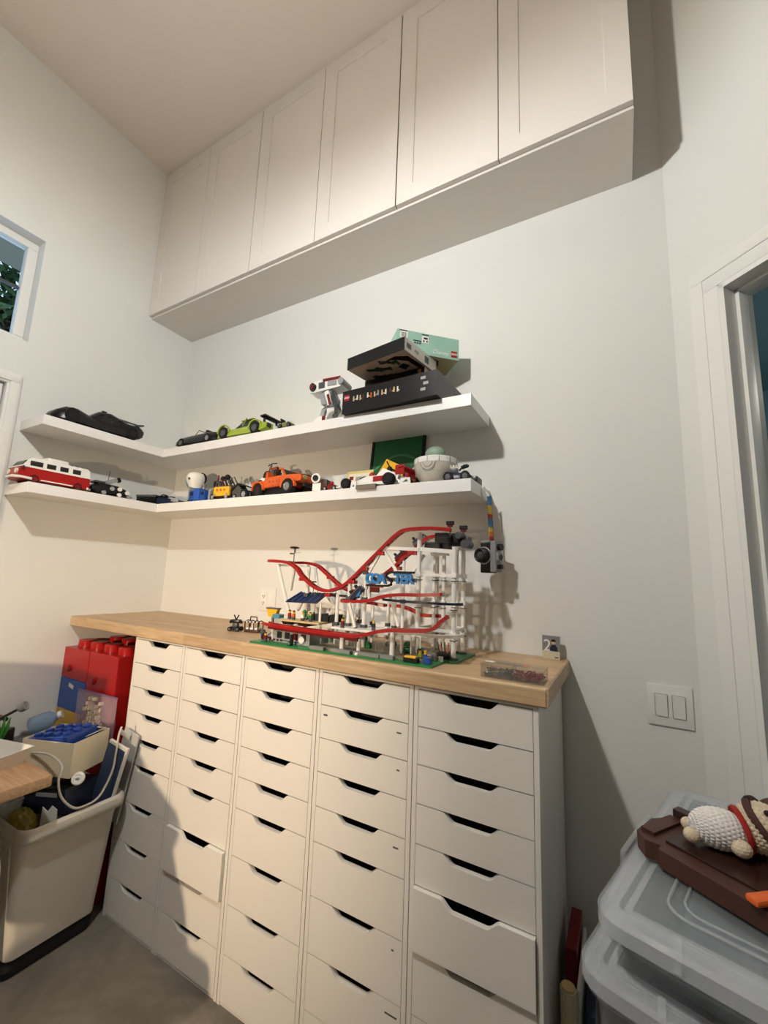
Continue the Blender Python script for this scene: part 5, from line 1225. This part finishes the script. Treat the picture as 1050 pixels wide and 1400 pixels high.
# ================================================================== RIGHT FOREGROUND: clear totes
TA = R(-15.5)
tote_m = M_clear('tote_plastic', (220, 225, 228), .89, .18)
rim_m = M_clear('tote_rim_plastic', (226, 230, 233), .76, .14)
def tote(label, x, y, z, wd, dp, h, lidh=.03):
    """x,y: front left corner of the lid; local axes: +x to the right, +y to the back"""
    t = thing('storage_tote', label, 'storage tote', (x, y, z), TA, 'clear lidded storage totes')
    hx, hy = wd/2, dp/2
    def rr(e, zz, r_=.05): return rrect(hx+e, hy+e, r_+e, zz, 6, hx, hy)
    loft(MB(), [rr(-.045, 0), rr(-.022, h-lidh-.012), rr(-.006, h-lidh-.010), rr(-.004, h-lidh-.002), rr(-.026, h-lidh-.002), rr(-.048, .004)]).build('tub', tote_m, t, smooth=40)
    lid = loft(MB(), [rr(0, h-lidh), rr(0, h-lidh+.020), rr(-.006, h-lidh+.026), rr(-.032, h-lidh+.026), rr(-.038, h-.010), rr(-.05, h-.006), rr(-.05, h-.010), rr(-.036, h-.014), rr(-.030, h-lidh+.022), rr(-.004, h-lidh+.018), rr(-.003, h-lidh)]).build('lid', rim_m, t, smooth=35)
    MB().prism([(p[0], p[1]) for p in rr(-.05, 0)], h-.010, h-.0065, 'z').build('lid_panel', tote_m, lid, smooth=0)
    for q in (.28, .72):
        MB().ribbon([(hx*2*q-.006, .036, h-lidh+.026), (hx*2*q, .006, h-lidh+.024), (hx*2*q, -.0006, h-lidh+.004)], .010, .004).build('front_rib', rim_m, lid, smooth=0)
    ring = rr(-.085, h-.0045, .12); ring.append(ring[0])
    MB().tube(ring, .0028, 6).build('lid_ridge', rim_m, lid)
    ring = rr(-.105, h-.0045, .135); ring.append(ring[0])
    MB().tube(ring, .0022, 6).build('lid_ridge', rim_m, lid)
    MB().b2((-.0135, dp*.5-.10, max(.012, h-lidh-.06)), (-.0025, dp*.5+.10, h-lidh+.022), .004).build('latch', rim_m, t)
    return t
tote('large clear tote on the floor, lowest of the stack', 2.508, -.902, .0005, .43, .62, .455)
tote('tall clear tote directly under the shallow top one', 2.512, -.905, .456, .43, .62, .445)
tote('shallow clear tote on top of the stack, carrying the crochet doll', 2.538, -.902, .902, .42, .615, .082)
ux, uy = Vector((math.cos(TA), math.sin(TA), 0)), Vector((-math.sin(TA), math.cos(TA), 0))
def tp(a, b_, z): return Vector((2.512, -.905, 0)) + ux*a + uy*b_ + Vector((0, 0, z))
for k, (a, b_, z, d, mm, lab) in enumerate(((.10, .10, .75, (.09, .10, .16), dred_m, 'dark red packet inside the tall tote'), (.20, .09, .73, (.09, .09, .12), cream_m, 'cream packet inside the tall tote'),
     (.31, .11, .77, (.11, .12, .16), M('dark_teal', (46, 66, 74), .5), 'dark teal packet inside the tall tote'), (.14, .30, .76, (.18, .22, .16), M('dusk', (104, 96, 108), .5), 'mauve grey packet inside the tall tote'), (.31, .34, .76, (.14, .26, .20), dgrey_m, 'dark grey packet inside the tall tote'))):
    p = tp(a, b_, z); o = MB().box((0, 0, 0), d, 0, .008).build('packet', mm); o.location = (p.x, p.y, .4605+d[2]/2+.0); o.rotation_euler = (0, 0, TA)
    o.scale = (1, 1, 2.0); o.location.z = .4605+d[2]
    tag(o, lab, 'packet')
for k, (a, b_, d, mm, lab) in enumerate(((.12, .25, (.10, .14, .035), M('fog_blue', (120, 134, 146), .5), 'blue grey flat box inside the shallow tote'), (.30, .20, (.10, .12, .030), white_m, 'white flat box inside the shallow tote'), (.10, .47, (.10, .09, .035), M('smoke_teal', (92, 112, 118), .5), 'teal grey block at the back of the shallow tote'))):
    p = tp(a+.05, b_-.02, .907+d[2]/2); o = MB().box((0, 0, 0), d, 0, .004).build('flat_box', mm); o.location = p; o.rotation_euler = (0, 0, TA); tag(o, lab, 'box')

# brown brick-built deck with the doll on it
LZ = .983
dkx, dky = 2.640, -.615
bd = thing('brick_deck', 'dark brown brick-built deck lying on the top tote', 'toy model', (dkx, dky, LZ), R(-33))
MB().prism([(0, 0), (.012, -.070), (.038, -.088), (.062, -.078), (.066, -.094), (.26, -.100), (.30, .06), (.02, .06)], .0, .030, 'z').build('deck', brown_m, bd, smooth=0)
MB().b2((.02, .040, .030), (.30, .062, .050), .001).build('back_rail', dbrown_m, bd, smooth=0)
MB().b2((.014, -.060, .0295), (.040, .040, .036), .001).build('end_step', brown_m, bd, smooth=0)
MB().b2((.06, -.060, .0301), (.28, .036, .034), .001).build('inner_floor', dbrown_m, bd, smooth=0)
MB().prism([(.15, .030), (.30, .030), (.30, .125), (.20, .115), (.17, .06)], .064, .070, 'y').build('dark_slope', M('gloss_brown', (40, 22, 18), .1), bd, smooth=0)
for k in range(6): MB().b2((.185+.02*k, .0625, .05), (.187+.02*k, .0640, .112)).build('slope_line', brown_m, bd, smooth=0)
for k, mm in enumerate((sand_m, tan_m)): MB().b2((.085+.022*k, .066, .0), (.10+.022*k, .078, .030-.006*k), .002).build('small_leaf', mm, bd, smooth=0)
od = thing('orange_stick', 'orange plastic stick lying on the brown deck at the right edge', 'stick', (2.757, -.822, LZ+.0345), R(40))
MB().b2((0, -.010, 0), (.16, .010, .010), .004).build('stick', org_m, od)

# crochet doll lying on its side
def knit(nu, nv, amp=.035): return lambda i, j: 1 + amp*(abs(math.sin(i*math.pi/2+ (j % 2)*math.pi/4))-.5)*abs(math.sin(j*math.pi/2+.8))
wool_w = M('white_wool', (222, 218, 214), .95, noise=.06, bump=.5, bscale=900)
wool_c = M('cream_wool', (206, 190, 164), .95, noise=.08, bump=.5, bscale=900)
wool_b = M('brown_wool', (74, 48, 42), .95, noise=.12, bump=.5, bscale=900)
wool_r = M('red_felt', (150, 32, 26), .9, noise=.08, bump=.3, bscale=900)
def stitched(mb, c, r, T, nu=180, nv=90, K=30, RW=18):
    def fn(i, j):
        rw = j/nv*RW; a = abs(math.sin(math.pi*rw)); b_ = abs(math.sin(math.pi*(i/nu*K + .5*(int(rw) % 2))))
        return 1 + .055*(a**.6)*(b_**.7) - .03
    return mb.sph(c, r, nu, nv, T, fn)
dl = thing('crochet_doll', 'crocheted white doll with red collar and brown hood on the brown deck', 'doll', (2.748, -.668, LZ+.035), R(10)); dl.scale = (.92, .92, .92)
Tx = Matrix.Rotation(R(90), 3, 'Y')
stitched(MB(), (-.005, -.005, .036), (.036, .036, .052), Tx).build('body', wool_w, dl, smooth=60)
Th = Matrix.Rotation(R(62), 3, 'Y')
stitched(MB(), (.066, .004, .048), (.044, .044, .046), Th).build('head', wool_c, dl, smooth=60)
MB().lathe([(.030, -.004), (.038, -.005), (.040, 0), (.038, .005), (.030, .004)], (.034, 0, .041), 30, Matrix.Rotation(R(75), 3, 'Y')).build('collar', wool_r, dl)
hb = MB(); Thood = Matrix.Rotation(R(48), 3, 'Y') @ Matrix.Rotation(R(20), 3, 'X')
hb.lathe([(.043, -.006), (.048, -.007), (.050, 0), (.048, .007), (.043, .006)], (.076, .004, .056), 36, Thood); hb.build('hood_band', wool_b, dl)
hb = MB(); hb.sph((.102, .016, .060), (.038, .042, .038), 40, 24, Thood); hb.build('hood', wool_b, dl)
for (x, y, z) in ((.068, -.024, .087), (.050, .012, .094)): MB().sph((x, y, z), .0052, 12, 8).build('eye', blackm_m, dl)
for (x, y, z, r_) in ((-.056, -.018, .020, .013), (-.050, .022, .022, .012), (.018, -.038, .022, .015)): stitched(MB(), (x, y, z), (r_*1.15, r_, r_), None, 90, 45, 12, 8).build('limb', wool_c, dl, smooth=60)

# rolls and boards standing between the drawers and the totes
t = thing('poster_roll', 'cream cardboard tube standing beside the last drawer unit', 'tube', (2.440, -.36, .0005))
MB().cyl((0, 0, 0), (0, 0, .44), .020, n=20).build('tube', M('cream_tube', (206, 194, 160), .6), t); MB().cyl((0, 0, .44), (0, 0, .446), .017, n=20).build('end_cap', tan_m, t)
tag(MB().b2((2.458, -.34, .0005), (2.466, -.10, .43), .002).build('white_board', M('board_white', (206, 202, 194), .5)), 'white board standing on edge beside the totes', 'board')
tag(MB().b2((2.420, -.24, .0005), (2.452, -.06, .45), .004).build('red_case', dred_m), 'dark red case standing against the wall behind the totes', 'case')
tag(MB().b2((2.475, -.32, .0005), (2.500, -.10, .37), .004).build('navy_book', navy_m), 'navy book standing on edge between board and totes', 'book')
